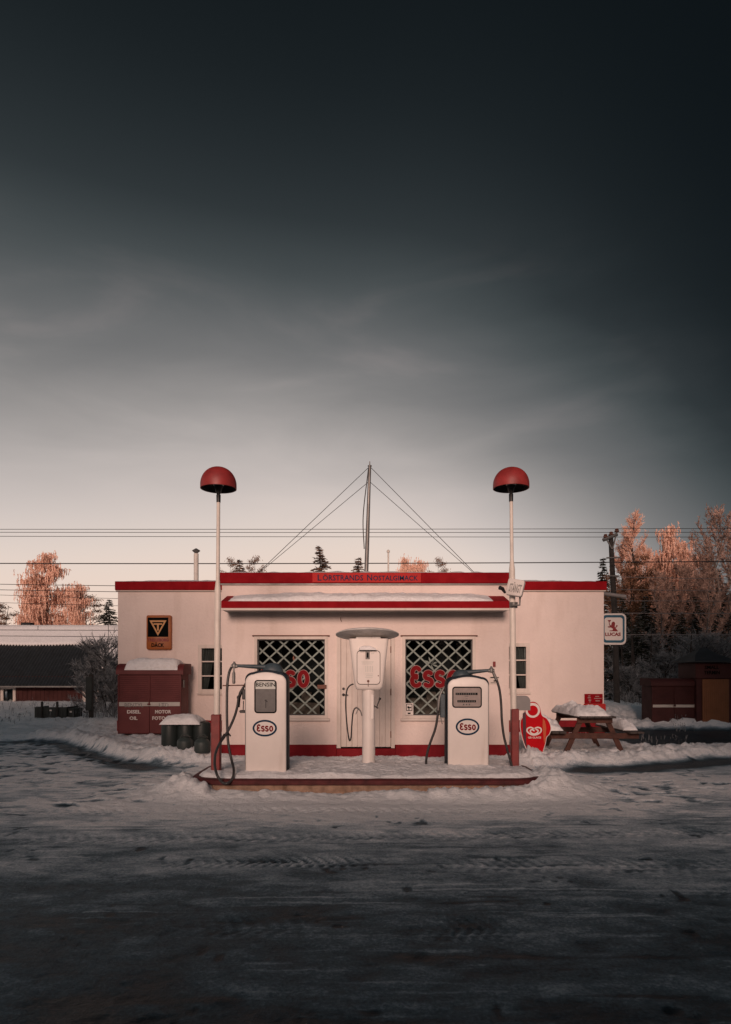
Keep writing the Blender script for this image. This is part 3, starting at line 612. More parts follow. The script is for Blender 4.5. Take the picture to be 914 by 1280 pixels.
s_ = S(18.6)
t = thing('tyre_sign', (X(198.5, s_), 18.66, Z(812, s_)), 'orange and black tyre sign with a T triangle on the left wall', 'sign')
m = MB(); a = rrect(X(183, s_), X(214, s_), Z(812, s_), Z(769, s_), .05); c = rrect(X(183.8, s_), X(213.2, s_), Z(811.2, s_), Z(769.8, s_), .04); m.loft([[(p[0], 18.7, p[1]) for p in a], [(p[0], 18.61, p[1]) for p in a], [(p[0], 18.595, p[1]) for p in c]]); part('sign_case', m, 'orange', t)
m = MB(); m.box(X(185, s_), X(210.5, s_), 18.585, 18.594, Z(796, s_), Z(772, s_)); part('emblem_panel', m, 'signblack', t)
m = MB(); tri = [(X(187, s_), Z(775.5, s_)), (X(208.5, s_), Z(775.5, s_)), (X(197.7, s_), Z(794.8, s_))]; ti = [(X(190.3, s_), Z(777.6, s_)), (X(205.2, s_), Z(777.6, s_)), (X(197.7, s_), Z(791, s_))]
m.ring(tri, ti, 18.578, 18.584); m.box(X(192.2, s_), X(203, s_), 18.578, 18.584, Z(781, s_), Z(779.2, s_)); m.box(X(196.6, s_), X(198.8, s_), 18.577, 18.5835, Z(788.3, s_), Z(781, s_)); part('emblem', m, 'gold', t)
m = MB(); m.text('TRELLEBORG', X(184.8, s_), X(211, s_), Z(802, s_), Z(798, s_), 18.590, .004, .03); part('lettering', m, 'darkred', t)
m = MB(); m.text('DÄCK', X(189.5, s_), X(205.3, s_), Z(809, s_), Z(803, s_), 18.589, .004, .03); part('lettering', m, 'signblack', t)

s_ = S(19.25); y = 19.2
t = thing('lion_sign', (X(767, s_), 19.25, Z(806, s_)), 'white lightbox with a red lion and LUCAS lettering at the right corner', 'sign')
a = rrect(X(751.5, s_), X(782, s_), Z(806, s_), Z(767, s_), .13); m = MB(); m.loft([[(p[0], 19.34, p[1]) for p in a], [(p[0], 19.2, p[1]) for p in a]]); m.box(X(750, s_) - .05, X(753, s_), 19.24, 19.3, Z(790, s_), Z(783, s_)); part('case', m, 'signwhite', t)
m = MB(); m.ring(rrect(X(752.7, s_), X(780, s_), Z(803.5, s_), Z(769, s_), .10), rrect(X(755.0, s_), X(777.7, s_), Z(800.5, s_), Z(772, s_), .07), 19.192, 19.199); part('border', m, 'signblue', t)
m = MB(); q = lambda u, v: (X(750 + u / 22.85, s_), Z(760 + v / 22.85, s_))
m.prism([q(*p) for p in ((205, 355), (300, 345), (285, 385), (255, 400), (262, 470), (300, 510), (320, 430), (350, 395), (395, 400), (415, 450), (405, 540), (440, 590), (500, 670), (250, 665), (255, 650), (345, 640), (360, 600), (300, 560), (215, 560), (205, 530), (270, 530), (245, 480), (240, 410))], 19.190, 19.199)
m.prism([q(*p) for p in ((425, 555), (445, 520), (455, 490), (485, 500), (480, 535), (460, 540), (440, 575))], 19.189, 19.199); part('lion_emblem', m, 'darkred', t)
m = MB(); m.text('LUCAS', X(755.8, s_), X(775.3, s_), Z(795.2, s_), Z(790.8, s_), 19.199, .006, .04); part('lettering', m, 'darkred', t)

s_ = S(18.64)
t = thing('red_wall_notice', (X(743.5, s_), 18.64, Z(890, s_)), 'small red notice board above the picnic table at the right wall end', 'sign')
m = MB(); m.box(X(731.5, s_), X(754, s_), 18.66, 18.7, Z(879, s_), Z(867.5, s_), .004); nb = part('upper_panel', m, 'red', t)
m = MB(); random.seed(4)
for (x, z, w, h_) in ((735.5, 869.5, 3, 1), (735, 871.6, 4, 1.4), (736, 874.4, 3.4, 1.8), (736.8, 877, 2, 1.2), (744.5, 870, 5, 1.2), (743, 872.6, 9.5, 1.1), (744.8, 875.3, 5.5, 1.6)): m.box(X(x, s_), X(x + w, s_), 18.654, 18.659, Z(z + h_, s_), Z(z, s_), .004)
part('faded_print', m, 'letter_edge', nb)
m = MB(); a = rrect(X(730.5, s_), X(755.5, s_), Z(891, s_), Z(879.3, s_), .05); m.loft([[(p[0], 18.7, p[1]) for p in a], [(p[0], 18.52, p[1]) for p in a]]); part('lower_box', m, 'sign_red', t)
m = MB(); m.box(X(611.5, s0), X(624, s0), D0 - .012, D0 - .001, Z(855.5, s0), Z(845.5, s0), .001); t = part('paper_notice', m, 'trim', None, (X(617, s0), D0 - .01, Z(850, s0))); tag(t, 'small pale paper notice on the wall right of the right window', 'notice')
m = MB(); m.box(X(613, s0), X(617.2, s0), D0 - .017, D0 - .013, Z(847.6, s0), Z(846.3, s0)); m.box(X(621.5, s0), X(623.5, s0), D0 - .017, D0 - .013, Z(847.5, s0), Z(846.5, s0)); m.box(X(617, s0), X(620, s0), D0 - .017, D0 - .013, Z(852, s0), Z(850.5, s0)); m.box(X(613.5, s0), X(620, s0), D0 - .017, D0 - .013, Z(853.8, s0), Z(853.2, s0)); part('print', m, 'signblack', t)

# mast with guys behind the bay parapet
md = 16.6; ms = S(md); zb = z1 - .1
t = thing('roof_mast', (X(457.5, ms), md, zb), 'tall thin grey mast on the flat roof held by guy wires', 'mast')
m = MB(); P0 = Vector((X(457.3, ms), md, zb)); P1 = Vector((X(462.3, ms), md, Z(583, ms))); m.tube([P0, P0.lerp(P1, .33), P1], [.05, .05, .035], 12); part('mast_pole', m, 'steel', t)
m = MB(); m.lathe(P0.x, md, [(.11, zb - .08), (.11, zb + .06), (.06, zb + .16)], 16); part('base', m, 'black', t)
m = MB(); m.tube(spline([P1 + Vector((-.03, -.05, -.05)), P0.lerp(P1, .6) + Vector((-.12, -.05, 0)), P0.lerp(P1, .33) + Vector((-.07, -.05, 0))]), .012, 6); part('halyard', m, 'wire', t)
m = MB(); m.lathe(P1.x, md, [(.05, P1.z), (.05, P1.z + .02), (.012, P1.z + .04), (.012, P1.z + .12)], 10); part('finial', m, 'steel', t)
for (px, py, top, d) in ((322, 714, 1.0, 15.2), (326, 712, .88, 18.2), (596, 716, 1.0, 15.2), (590, 712, .88, 18.2)):
    e = S(d); m = MB(); m.tube([P0.lerp(P1, top), (X(px, e), d, Z(py, e) - .05)], .007, 5); part('guy_wire', m, 'wire', t)
# ================================================================= ISLAND
isl = thing('pump_island', ((IX0 + IX1) / 2, 11, 0), 'raised kerbed pump island covered with snow', 'pump island')
def iso(grow, r=.55, n=12):
    return rrect(IX0 - grow, IX1 + grow, IYF - grow, IYB + grow, r + grow, n)
m = MB(); m.loft([[(p[0], p[1], z) for p in iso(g)] for g, z in ((-.07, -.08), (-.07, .157))]); part('kerb_face', m, 'concrete', isl, smooth=50)
m = MB(); m.loft([[(p[0], p[1], z) for p in iso(g)] for g, z in ((-.02, .158), (0, .166), (.003, .225), (-.015, .24), (-.05, .243))]); part('kerb_lip', m, 'kerbred', isl, smooth=50)
# snow on the island
nu, nv = 260, 110
U, V = np.meshgrid(np.linspace(IX0 - .02, IX1 + .02, nu), np.linspace(IYF - .02, IYB + .02, nv), indexing='ij')
dd = -island_d(U, V)
edge = sstep(.02, .17, dd - .05 * fbm(U * 3, V * 3, 3, 5))
bare = np.exp(-(((U - 1.75) / .75) ** 2 + ((V - 10.05) / .13) ** 2)) * 1.2 + np.exp(-(((U + 2.3) / .35) ** 2 + ((V - 10.1) / .14) ** 2)) * .7
hz = .238 + edge * (.01 + .10 * (fbm(U * 1.7, V * 1.9, 4, 6) - .25) + .04 * (1 - np.abs(2 * fbm(U * 5, V * 5, 4, 9) - 1))) * (1 - np.clip(bare, 0, 1)) - .02 * (1 - edge) - .03 * np.clip(bare, 0, 1)
m = MB(); idx = np.arange(nu * nv).reshape(nu, nv)
m.v = [tuple(v) for v in np.stack([U, V, hz], -1).reshape(-1, 3).tolist()]
m.f = [(int(idx[i, j]), int(idx[i + 1, j]), int(idx[i + 1, j + 1]), int(idx[i, j + 1])) for i in range(nu - 1) for j in range(nv - 1) if dd[i, j] > .0 and dd[i + 1, j + 1] > .0 and dd[i + 1, j] > 0 and dd[i, j + 1] > 0]
part('snow_cover', m, 'snow', isl, smooth=0).data.shade_smooth()
def isn(x, y):
    i = min(max(int((x - IX0) / (IX1 - IX0) * nu), 0), nu - 1); j = min(max(int((y - IYF) / (IYB - IYF) * nv), 0), nv - 1); return float(hz[i, j])

# ================================================================= PUMPS
def arch(w, h, r, crown, n=8, inset=0.):
    """front outline of a pump: straight sides, rounded shoulders, gently crowned top (x from centre, z from base)"""
    w = w / 2 - inset; h = h - inset; r = r - inset * .5; pts = [(-w, inset), (w, inset)]
    for k in range(n + 1):
        a = R(90 * k / n); pts.append((w - r + r * math.cos(a), h - r - crown + r * math.sin(a)))
    for k in range(1, 12):
        t = k / 12; x = (w - r) * (1 - 2 * t); pts.append((x, h - crown + crown * (1 - (x / (w - r)) ** 2)))
    for k in range(n + 1):
        a = R(90 + 90 * k / n); pts.append((-(w - r) + r * math.cos(a), h - r - crown + r * math.sin(a)))
    return pts

def pump(cx, D, zb, w, h, label, win, readout, logo, arm, side, shellpad):
    s = S(D); t = thing('fuel_pump', (cx, D, zb), label, 'fuel pump', 'old fuel pumps on the island')
    oc = lambda pts, y: [(cx + p[0], y, zb + p[1]) for p in pts]
    A = lambda sw, sh, ins=0.: arch(sw, sh, .12, .035, 8, ins)
    dep = .42
    m = MB(); m.loft([oc(A(w + .012, h + .028), D + .02), oc(A(w + .022, h + .034), D + .03), oc(A(w + .022, h + .034), D + dep - .03), oc(A(w - .01, h + .01), D + dep)])
    part('shell', m, 'blue', t)
    m = MB(); m.loft([oc(A(w - .006, h), D + .022), oc(A(w, h), D + .008), oc(A(w - .008, h, .004), D - .002), oc(A(w - .03, h, .012), D - .008)]); fp = part('front_panel', m, 'white', t, smooth=50)
    x0, x1, z0, z1 = win; y = D - .010
    m = MB(); m.ring(rrect(x0, x1, z0, z1, .05), rrect(x0 + .018, x1 - .018, z0 + .018, z1 - .018, .035), y - .010, y + .004); wf = part('display_frame', m, 'signblack', t)
    m = MB(); q = rrect(x0 + .016, x1 - .016, z0 + .016, z1 - .016, .035); m.prism(q, y - .001, y + .003); part('dial_face', m, 'dial' if readout == 'hand' else 'dial2', wf)
    yy = y - .0015
    if readout == 'hand':
        zt = z1 - .016; zm = Z(861.3, S(D)); m = MB(); q = [p for p in rrect(x0 + .016, x1 - .016, z0 + .016, zt, .035) if p[1] > zm]; q = q + [(x0 + .016, zm), (x1 - .016, zm)]
        q = sorted(q, key=lambda p: math.atan2(p[1] - (zm + zt) / 2, p[0] - (x0 + x1) / 2)); m.prism(q, yy - .003, yy); part('word_strip', m, 'dialpale', wf)
        m = MB(); m.text('BENSIN', X(320.3, S(D)), X(344.3, S(D)), Z(858.3, S(D)), Z(853.2, S(D)), yy - .0035, .003, .012); part('lettering', m, 'signblack', wf)
        m = MB(); xm = X(332.5, S(D)); m.box(xm - .006, xm + .006, yy - .006, yy - .002, Z(885, S(D)), Z(875, S(D))); m.prism(ell(xm, Z(875.5, S(D)), .018, .014, 14), yy - .007, yy - .0025); m.box(xm, xm + .03, yy - .006, yy - .002, Z(877.5, S(D)), Z(876.5, S(D))); part('pointer', m, 'black', wf)
    else:
        m = MB(); m.box(X(569.5, s), X(597, s), yy - .006, yy, Z(868.8, s), Z(866, s), .003); m.box(X(571.7, s), X(595, s), yy - .006, yy, Z(878, s), Z(875.2, s), .003); part('counter_slots', m, 'signblack', wf)
        m = MB(); random.seed(2)
        for i in range(9): m.box(X(570.6 + i * 2.8, s), X(572.1 + i * 2.8, s), yy - .009, yy - .0062, Z(868.3, s), Z(866.5, s))
        for i in range(8): m.box(X(573 + i * 2.7, s), X(574.4 + i * 2.7, s), yy - .009, yy - .0062, Z(877.5, s), Z(875.7, s))
        m.box(X(581, s), X(585.5, s), yy - .0025, yy, Z(870.7, s), Z(870.1, s)); m.box(X(582, s), X(584.5, s), yy - .0025, yy, Z(873.9, s), Z(873.3, s))
        for i in range(3): m.box(X(578.8 + i * 3.6, s), X(580.4 + i * 3.6, s), yy - .0025, yy, Z(881.6, s), Z(879.8, s))
        part('counter_digits', m, 'dial', wf)
    lx, lz, rx, rz = logo
    m = MB(); m.prism(ell(lx, lz, rx - .008, rz - .008), y - .004, y + .003); lo = part('badge', m, 'signwhite', t)
    m = MB(); m.ring(ell(lx, lz, rx, rz), ell(lx, lz, rx - .028, rz - .028), y - .008, y + .003); part('badge_ring', m, 'navy', lo)
    m = MB(); hh_ = rx * .62; esso(m, lx - hh_ * 1.03, lz - hh_ * .47, hh_, y - .0045, .003, .19); part('lettering', m, 'esso', lo)
    # swivel head and arm
    hx, hz0, hz1, hw, ax, az, th = arm; zt = hz0
    m = MB(); rings = []
    for k in range(9):
        a = R(90 * k / 8); rr_ = math.cos(a) ** .75 if k < 8 else .02; z = zt + (hz1 - zt) * math.sin(a)
        rings.append([(hx + hw * rr_ * math.cos(2 * math.pi * j / 28), D + .2 + .13 * rr_ * math.sin(2 * math.pi * j / 28), z) for j in range(28)])
    rings.insert(0, [(p[0], p[1], zt - .05) for p in rings[0]])
    m.loft(rings); hd = part('swivel_head', m, 'bluegrey', t)
    m = MB(); p0 = Vector((hx, D + .2, (hz0 + hz1) / 2 + .01)); p1 = Vector((ax, D + .12, az)); m.tube([p0, p0.lerp(p1, .35), p0.lerp(p1, .97)], [.045, .036, .022], 14); ar = part('hose_arm', m, 'bluegrey', t)
    m = MB(); c = p1; m.lathe(c.x, c.y, [(.012, c.z - .045), (.036, c.z - .035), (.04, c.z - .005), (.036, c.z + .025), (.018, c.z + .045), (.014, c.z + .065)], 14); m.tube([c + Vector((-.05, 0, -.01)), c + Vector((.05, 0, -.01))], .028, 10); part('arm_joint', m, 'steel', ar)
    return t

D = 10.5; s = S(D); pcx = X(332.3, s); pb = Z(969, s) - .01
p1_ = pump(pcx, D, pb, X(357.6, s) - X(306.7, s), Z(840.2, s) - pb, 'white pump with a tall dial and BENSIN strip, hose looping over the kerb',
     (X(318.2, s), X(346, s), Z(891.5, s), Z(850, s)), 'hand', (X(331.2, s), Z(910.2, s), 15.2 / s, 10.4 / s), (X(339, s), Z(841.5, s), Z(828.5, s), 13.5 / s, X(291, s), Z(832, s), .03), -1, 0)
Yh = D + .12
def hp(l, y): return [(X(a, S(yy)), yy, Z(b, S(yy))) for (a, b), yy in zip(l, y)]
pts = [(289.5, 834), (286.5, 841), (284.3, 856), (283.7, 880), (284, 905), (285.5, 930), (289.5, 950), (292.3, 962), (291, 972), (285.5, 978.5), (278.5, 978.5), (272, 970), (268.6, 957), (269.5, 942), (275, 929), (282, 919), (288, 908), (293.5, 895), (297, 882), (298.5, 870)]
ys = np.interp(np.arange(len(pts)), [0, 6, 9, 11, 15, 19], [D + .1, D - .1, 9.92, 9.92, D - .1, D + .15])
m = MB(); m.tube(spline(hp(pts, ys), 8), .020, 12); part('hose', m, 'hose', p1_)
m = MB(); yn = D + .16; q = lambda a, b, yy=yn: (X(a, S(yy)), yy, Z(b, S(yy)))
m.tube([q(298.2, 884), q(299, 872), q(301, 866), q(305, 858), q(307, 854)], [.02, .024, .028, .017, .013], 10); m.tube([q(300, 872), q(296.5, 872.5)], [.016, .026], 10); m.tube([q(304.5, 876), q(304, 889), q(299, 889)], .008, 6); nz = part('nozzle', m, 'black', p1_)
m = MB(); m.box(*sorted((q(300, 0)[0], q(308, 0)[0])), yn - .03, yn + .05, Z(892, s), Z(888.5, s), .005); part('nozzle_rest', m, 'black', p1_)
m = MB(); m.box(*sorted((q(303, 0)[0], q(308, 0)[0])), yn - .03, yn + .05, Z(875, s), Z(862, s), .01); part('nozzle_holder', m, 'black', p1_)
m = MB(); c = q(292.4, 846, D + .1); m.lathe(c[0], c[1], [(.012, c[2] - .11), (.024, c[2] - .1), (.024, c[2] + .06), (.014, c[2] + .075), (.01, c[2] + .16)], 12); part('sight_glass', m, 'steel', p1_)
m = MB(); m.tube([(X(276, s), D + .14, Z(857.3, s)), (X(308, s), D + .14, Z(856.7, s))], .009, 8); part('hose_rod', m, 'brown', p1_)
m = MB(); m.tube([q(276, 926, 10.55), q(280, 918, 10.5), q(286, 917, 10.45), q(288, 920, 10.42)], .012, 8); part('hose_hook', m, 'black', p1_)

D = 10.98; s = S(D); pcx = X(585.5, s); pb = Z(963, s) - .01
p2_ = pump(pcx, D, pb, X(610.6, s) - X(559.7, s), Z(846.2, s) - pb, 'white pump with a wide counter window beside the right pole, hose hanging right',
     (X(565.3, s), X(602.3, s), Z(884.7, s), Z(858.3, s)), 'count', (X(584.5, s), Z(908.5, s), 14.8 / s, 10.5 / s), (X(579, s), Z(847, s), Z(837, s), 11.5 / s, X(616, s), Z(837.7, s), .03), 1, 0)
pts = [(617, 841), (620.5, 849), (624.5, 862), (626.6, 880), (627.5, 900), (630, 920), (634.5, 938), (638.5, 952), (640.3, 960)]
m = MB(); m.tube(spline(hp(pts, np.linspace(D + .12, D + .12, len(pts)))), .020, 12); part('hose', m, 'hose', p2_)
m = MB(); m.tube([hp([(616.5, 840)], [D + .12])[0], hp([(620.7, 850)], [D + .12])[0]], [.022, .026], 12); part('hose_cuff', m, 'steel', p2_)
pts = [(549, 872), (547.5, 884), (547, 896), (544, 912), (538.5, 927), (534.5, 940), (533, 950), (533, 958)]
m = MB(); m.tube(spline(hp(pts, np.linspace(D + .18, D + .26, len(pts)))), .020, 12); part('hose', m, 'hose', p2_)
yn = D + .18; q = lambda a, b, yy=yn: (X(a, S(yy)), yy, Z(b, S(yy)))
m = MB(); m.tube([q(547.8, 888), q(549, 874), q(551.5, 866), (q(555, 860))], [.02, .03, .022, .014], 10); m.tube([q(552, 878), q(552.5, 895), q(551, 897), q(553, 905)], .007, 6); part('nozzle', m, 'steel', p2_)
m = MB(); m.box(q(550.5, 0)[0], q(556.5, 0)[0], yn - .03, yn + .06, Z(898, s), Z(868, s), .01); part('nozzle_holder', m, 'bluegrey', p2_)

# ================================================================= AIR METER
D = 11.45; s = S(D); ax = X(461, s); zb = isn(ax, D) - .03
t = thing('air_meter', (ax, D, zb), 'cream coin meter on a round post under a grey disc roof between the pumps', 'air meter')
m = MB(); m.lathe(ax, D, [(8.4 / s, zb - .03), (8.1 / s, zb + .1), (7.9 / s, Z(860, s))], 28); part('post', m, 'white', t)
m = MB(); rings = []
def rr4(hw, hd, z, r, xo=0): return [(ax + xo + p[0], D + p[1], z) for p in rrect(-hw, hw, -hd, hd, r, 5)]
for z, hw, hd, r in ((862.3, 13, .10, .04), (861.5, 15.5, .13, .05), (858, 17.3, .15, .06), (853, 18.2, .16, .06), (800, 24.2, .20, .055), (799, 24.2, .2, .055)):
    rings.append(rr4(hw / s, hd, Z(z, s), r, (-.8 + (.9 * (862 - z) / 62 if z < 853 else 0)) / s * -.4))
m.loft(rings); hd_ = part('housing', m, 'white', t, smooth=60)
yf = lambda py: D - .16 - (853 - py) / 53 * .04        # front face of housing
y0 = yf(813) - .006; y1_ = yf(855) - .006
def tiltring(o, i, dz): return
face = Matrix.Translation((0, D - .19, Z(834, s))) @ Matrix.Rotation(math.atan2(.04, 53 / s), 4, 'X') @ Matrix.Translation((0, -(D - .19), -Z(834, s)))
m = MB(); yq = D - .183; m.ring(rrect(X(446.3, s), X(475.2, s), Z(855.5, s), Z(813.5, s), .06), rrect(X(446.9, s), X(474.6, s), Z(854.9, s), Z(814.1, s), .055), yq - .0, yq + .01); part('door_seam', m, 'signblack', t, xf=face)
m = MB(); m.prism(rrect(X(446.9, s), X(474.6, s), Z(854.9, s), Z(814.1, s), .055), yq + .001, yq + .011); dp = part('door_panel', m, 'white', t, xf=face)
m = MB(); m.box(X(457, s), X(462.3, s), yq - .008, yq + .005, Z(824.3, s), Z(814.8, s), .004); cs2 = part('coin_slot', m, 'steel', t, xf=face)
m = MB(); m.box(X(458.6, s), X(460.8, s), yq - .012, yq - .0085, Z(822.5, s), Z(816, s), .002); part('slot_hole', m, 'signblack', cs2, xf=face)
m = MB(); random.seed(11)
for k in range(3): m.box(X(452 + .4 * k, s), X(467.5 - k, s), yq - .002, yq + .0008, Z(827.3 + k * 1.4, s) - .005, Z(827.3 + k * 1.4, s))
for k in range(5): m.box(X(457.0 + k * 2.05, s), X(457.5 + k * 2.05, s), yq - .002, yq + .0008, Z(840, s), Z(832.5, s))
for k in range(3): m.box(X(456.5 + (k % 2), s), X(466, s), yq - .002, yq + .0008, Z(842.3 + k * 2, s) - .006, Z(842.3 + k * 2, s))
m.box(X(464, s), X(467.5, s), yq - .002, yq + .0008, Z(817.8, s), Z(817.2, s)); part('printed_instructions', m, 'dialpale', dp, xf=face)
m = MB(); m.prism(ell(X(460.3, s), Z(851.3, s), .02, .02, 14), yq - .014, yq + .002); m.box(X(460, s), X(460.6, s), yq - .01, yq, Z(858, s), Z(853, s)); part('lock', m, 'brown', dp, xf=face)
m = MB(); m.prism(ell(X(472.8, s), Z(844.7, s), .01, .01, 10), yq - .006, yq + .002); part('rivet', m, 'brown', dp, xf=face)
part('snow_cap', mound(X(448.5, s), X(471, s), D - .30, D - .19, Z(813, s) , .075, 5, 24, 10, 3, .4), 'snow', t)
# tilted disc
Mt = Matrix.Translation((X(459.3, s), D - .02, Z(795, s))) @ Matrix.Rotation(R(-7.5), 4, 'X')
rd = 39.5 / s
m = MB(); m.lathe(0, 0, [(.02, -.02), (rd * .6, -.018), (rd - .02, .006), (rd, .014), (rd, .026), (rd * .6, .038), (.02, .05)], 48, M4=Mt); ds = part('disc_roof', m, 'galv', t)
m = MB(); m.lathe(0, 0, [(rd * .97, .034), (rd * .9, .05), (rd * .5, .062), (.02, .07)], 48, M4=Mt); part('snow_film', m, 'snow', ds)
m = MB(); m.box(X(445, s), X(476, s), D - .12, D + .12, Z(801, s), Z(796, s), .01); part('collar', m, 'galv', t)
yh = D - .05; q = lambda a, b, yy=yh: (X(a, S(yy)), yy, Z(b, S(yy)))
m = MB(); m.tube(spline([q(442, 855), q(437, 857.5), q(433.5, 864), q(432.3, 880), q(433.5, 903), q(435.8, 921), q(437.4, 926), q(439, 921), q(440, 905), q(441.3, 892), q(443.5, 886), q(446.5, 884.5)]), .012, 8); part('air_hose', m, 'hose', t)
m = MB(); m.tube([q(445, 884.2), q(448, 886), q(451, 889), q(452.5, 895)], [.014, .014, .009, .009], 8); m.tube([q(447.5, 887), q(444.8, 893)], .008, 6); part('air_valve', m, 'steel', t)
m = MB(); m.box(X(463.5, s), X(467.2, s), D - .10, D - .06, Z(898.5, s), Z(868, s), .006); part('post_hatch', m, 'white', t)
m = MB(); m.tube([q(474.7, 874, 11.4), q(470.8, 884.5, 11.4)], .009, 8); m.tube([q(467, 882, 11.4), q(473, 885.5, 11.4)], .01, 8); m.tube([q(475.2, 872.3, 11.4), q(474.7, 875, 11.4)], .02, 10); part('crank', m, 'black', t)

# ================================================================= LAMP POLES
def lamp_pole(D, bx, tx, py0, pyr, pyt, wlo, wup, dome, label, rx0, rx1, pystep):
    s = S(D); z0 = Z(py0, s); zt = Z(pyt, s)
    t = thing('lamp_pole', (X(bx, s), D, z0), label, 'lamp pole', 'lamp poles at the ends of the island')
    ln = lambda py: X(bx + (tx - bx) * (py0 - py) / (py0 - pyt), s)
    m = MB(); m.tube([(ln(pyr + 30), D, Z(pyr + 30, s)), (ln(pystep + 12), D, Z(pystep + 12, s)), (ln(pystep), D, Z(pystep, s)), (ln(pyt + 12), D, Z(pyt + 12, s))], [wlo / s / 2, wlo / s / 2, wup / s / 2, wup / s / 2 * .92], 20, True); part('shaft', m, 'polewhite', t)
    m = MB(); w = (rx1 - rx0) / s / 2; cxx = X((rx0 + rx1) / 2, s); m.box(cxx - w, cxx + w, D - w, D + w, z0 - .12, Z(pyr, s), .012); part('red_sleeve', m, 'polered', t)
    m = MB(); m.lathe(X(tx, s), D, [(2.6 / s, Z(pyt + 14, s)), (2.8 / s, Z(pyt + 5, s)), (2.2 / s, Z(pyt + 4, s)), (3.2 / s, Z(pyt + 1, s)), (6 / s, Z(pyt - 7, s))], 16); part('lamp_neck', m, 'black', t)
    dr_, pyb, pytop = dome; zb = Z(pyb, s); r = dr_ / s; hgt = Z(pytop, s) - zb
    prof = [(r, zb)] + [(r * math.cos(R(a)) ** .92, zb + hgt * (.16 + .84 * math.sin(R(a)))) for a in range(0, 88, 6)] + [(.004, zb + hgt)]
    m = MB(); m.lathe(X(tx, s), D, prof, 48, False, True)
    m.lathe(X(tx, s), D, [(r, zb), (r - .008, zb - .004), (r - .012, zb)], 48, False, False); dm = part('lamp_shade', m, 'dome', t, smooth=50)
    m = MB(); m.lathe(X(tx, s), D, [(q[0] * .955, q[1] - .012 + (.012 if i == 0 else 0)) for i, q in enumerate(prof)], 48, False, True); part('shade_lining', m, 'domein', dm, smooth=50)
    m = MB(); m.lathe(X(tx, s), D, [(.05, zb + .02), (.085, zb + .06), (.085, zb + .14), (.04, zb + .2)], 20); part('bulb', m, 'dialpale', t)
    return t
l1 = lamp_pole(10.55, 270.7, 273.2, 966, 893, 614, 7.6, 4.8, (22.4, 611, 584), 'lamp pole with red dome at the left end of the island', 264.8, 276, 725)
l2 = lamp_pole(11.2, 643, 639, 958, 886, 613, 7.4, 4.6, (22.4, 610.5, 584.5), 'lamp pole with red dome and tilted white closed sign, right end of island', 638.8, 648.2, 700)
s = S(11.2)
# tilted lightbox sign on the right pole
cx, cz = X(641, s), Z(736, s)
TM = Matrix.Translation((cx, 11.0, cz)) @ Matrix.Rotation(R(13), 4, 'Y') @ Matrix.Rotation(R(-22), 4, 'Z')
w, h_ = .125, .125
sg = thing('closed_sign', (cx, 11.0, cz), 'tilted white lightbox lettered STÄNGT clamped to the right pole', 'sign')
m = MB(); a = rrect(-w, w, -h_, h_, .03); c = rrect(-w - .015, w - .0, -h_ - .01, h_ + .01, .03)
m.loft([[(p[0], .10, p[1]) for p in c], [(p[0], .01, p[1]) for p in c], [(p[0], 0, p[1]) for p in a]]); part('case', m, 'signwhite', sg, xf=TM)
m = MB(); m.text('STÄNGT', -.095, .10, -.085, .085, -.001, .003, .025); part('lettering', m, 'steel', sg, xf=TM)
m = MB(); m.tube([(X(629, s), 11.05, Z(742, s)), (X(625, s), 10.98, Z(738, s)), (X(621, s), 10.95, Z(737, s))], [.02, .03, .035], 10); part('spot_lamp', m, 'black', sg)
m = MB(); m.lathe(X(642, s), 11.2, [(.066, Z(760, s)), (.07, Z(753, s))], 16); m.tube([(X(638, s), 11.1, Z(758, s)), (X(648, s), 11.1, Z(757, s)), (X(648.5, s), 11.1, Z(747, s))], .016, 8); part('clamp', m, 'steel', sg)
# grey half-round plate on right pole
m = MB(); s = S(11.35); a = [(X(645, s), Z(888, s)), (X(663, s), Z(888, s)), (X(663, s), Z(880, s))] + arc(X(656, s), Z(877, s), 7 / s, 7.5 / s, 0, 90, 8)[1:] + [(X(645, s), Z(869.5, s))]
m.prism(a, 11.34, 11.36); o = part('pole_plate', m, 'plate', l2)

# ================================================================= ICE CREAM BOARD
s = S(13.55); D = 13.55
q = lambda u, v: (X(640 + u / 15.07, s), Z(860 + v / 15.07, s))
out = [q(*p) for p in spline([(300, 1218), (225, 1060), (170, 860), (150, 660), (120, 600), (120, 430), (190, 380), (230, 300), (330, 215), (430, 230), (500, 320), (560, 470), (650, 560), (720, 650), (745, 760), (715, 860), (655, 935), (640, 1040), (590, 1200), (570, 1218)], 6)] if False else None
def outl(pts): return [q(*p) for p in pts]
def sm(pts, k=5):
    P = spline([(a, b, 0) for a, b in pts], k); return [(p.x, p.y) for p in P]
o_out = sm([(300, 1220), (222, 1050), (168, 850), (150, 700), (160, 600), (205, 530), (226, 450), (250, 350), (310, 270), (390, 240), (470, 268), (530, 350), (552, 450), (580, 520), (660, 570), (722, 665), (742, 770), (712, 868), (655, 935), (636, 1050), (582, 1220)])
cxm, czm = 420, 780
o_in = [(cxm + (a - cxm) * .955, czm + (b - czm) * .965) for a, b in o_out]; o_in = [(a, min(b, 1212)) for a, b in o_in]
t = thing('ice_cream_board', (X(667, s), D, Z(940, s)), 'red cut-out board with white heart logo standing in snow by the table', 'sign board')
m = MB(); m.prism(outl(o_out), D - .01, D + .02); part('board', m, 'signwhite', t)
m = MB(); m.prism(outl(o_in), D - .014, D - .0105); part('red_panel', m, 'ice_red', t)
m = MB(); m.prism(outl(ell(390, 420, 138, 140, 36)), D - .0185, D - .0145); hd_ = part('white_disc', m, 'signwhite', t)
m = MB(); m.prism(outl(ell(390, 425, 96, 96, 32)), D - .0215, D - .019); part('red_disc', m, 'ice_red', hd_)
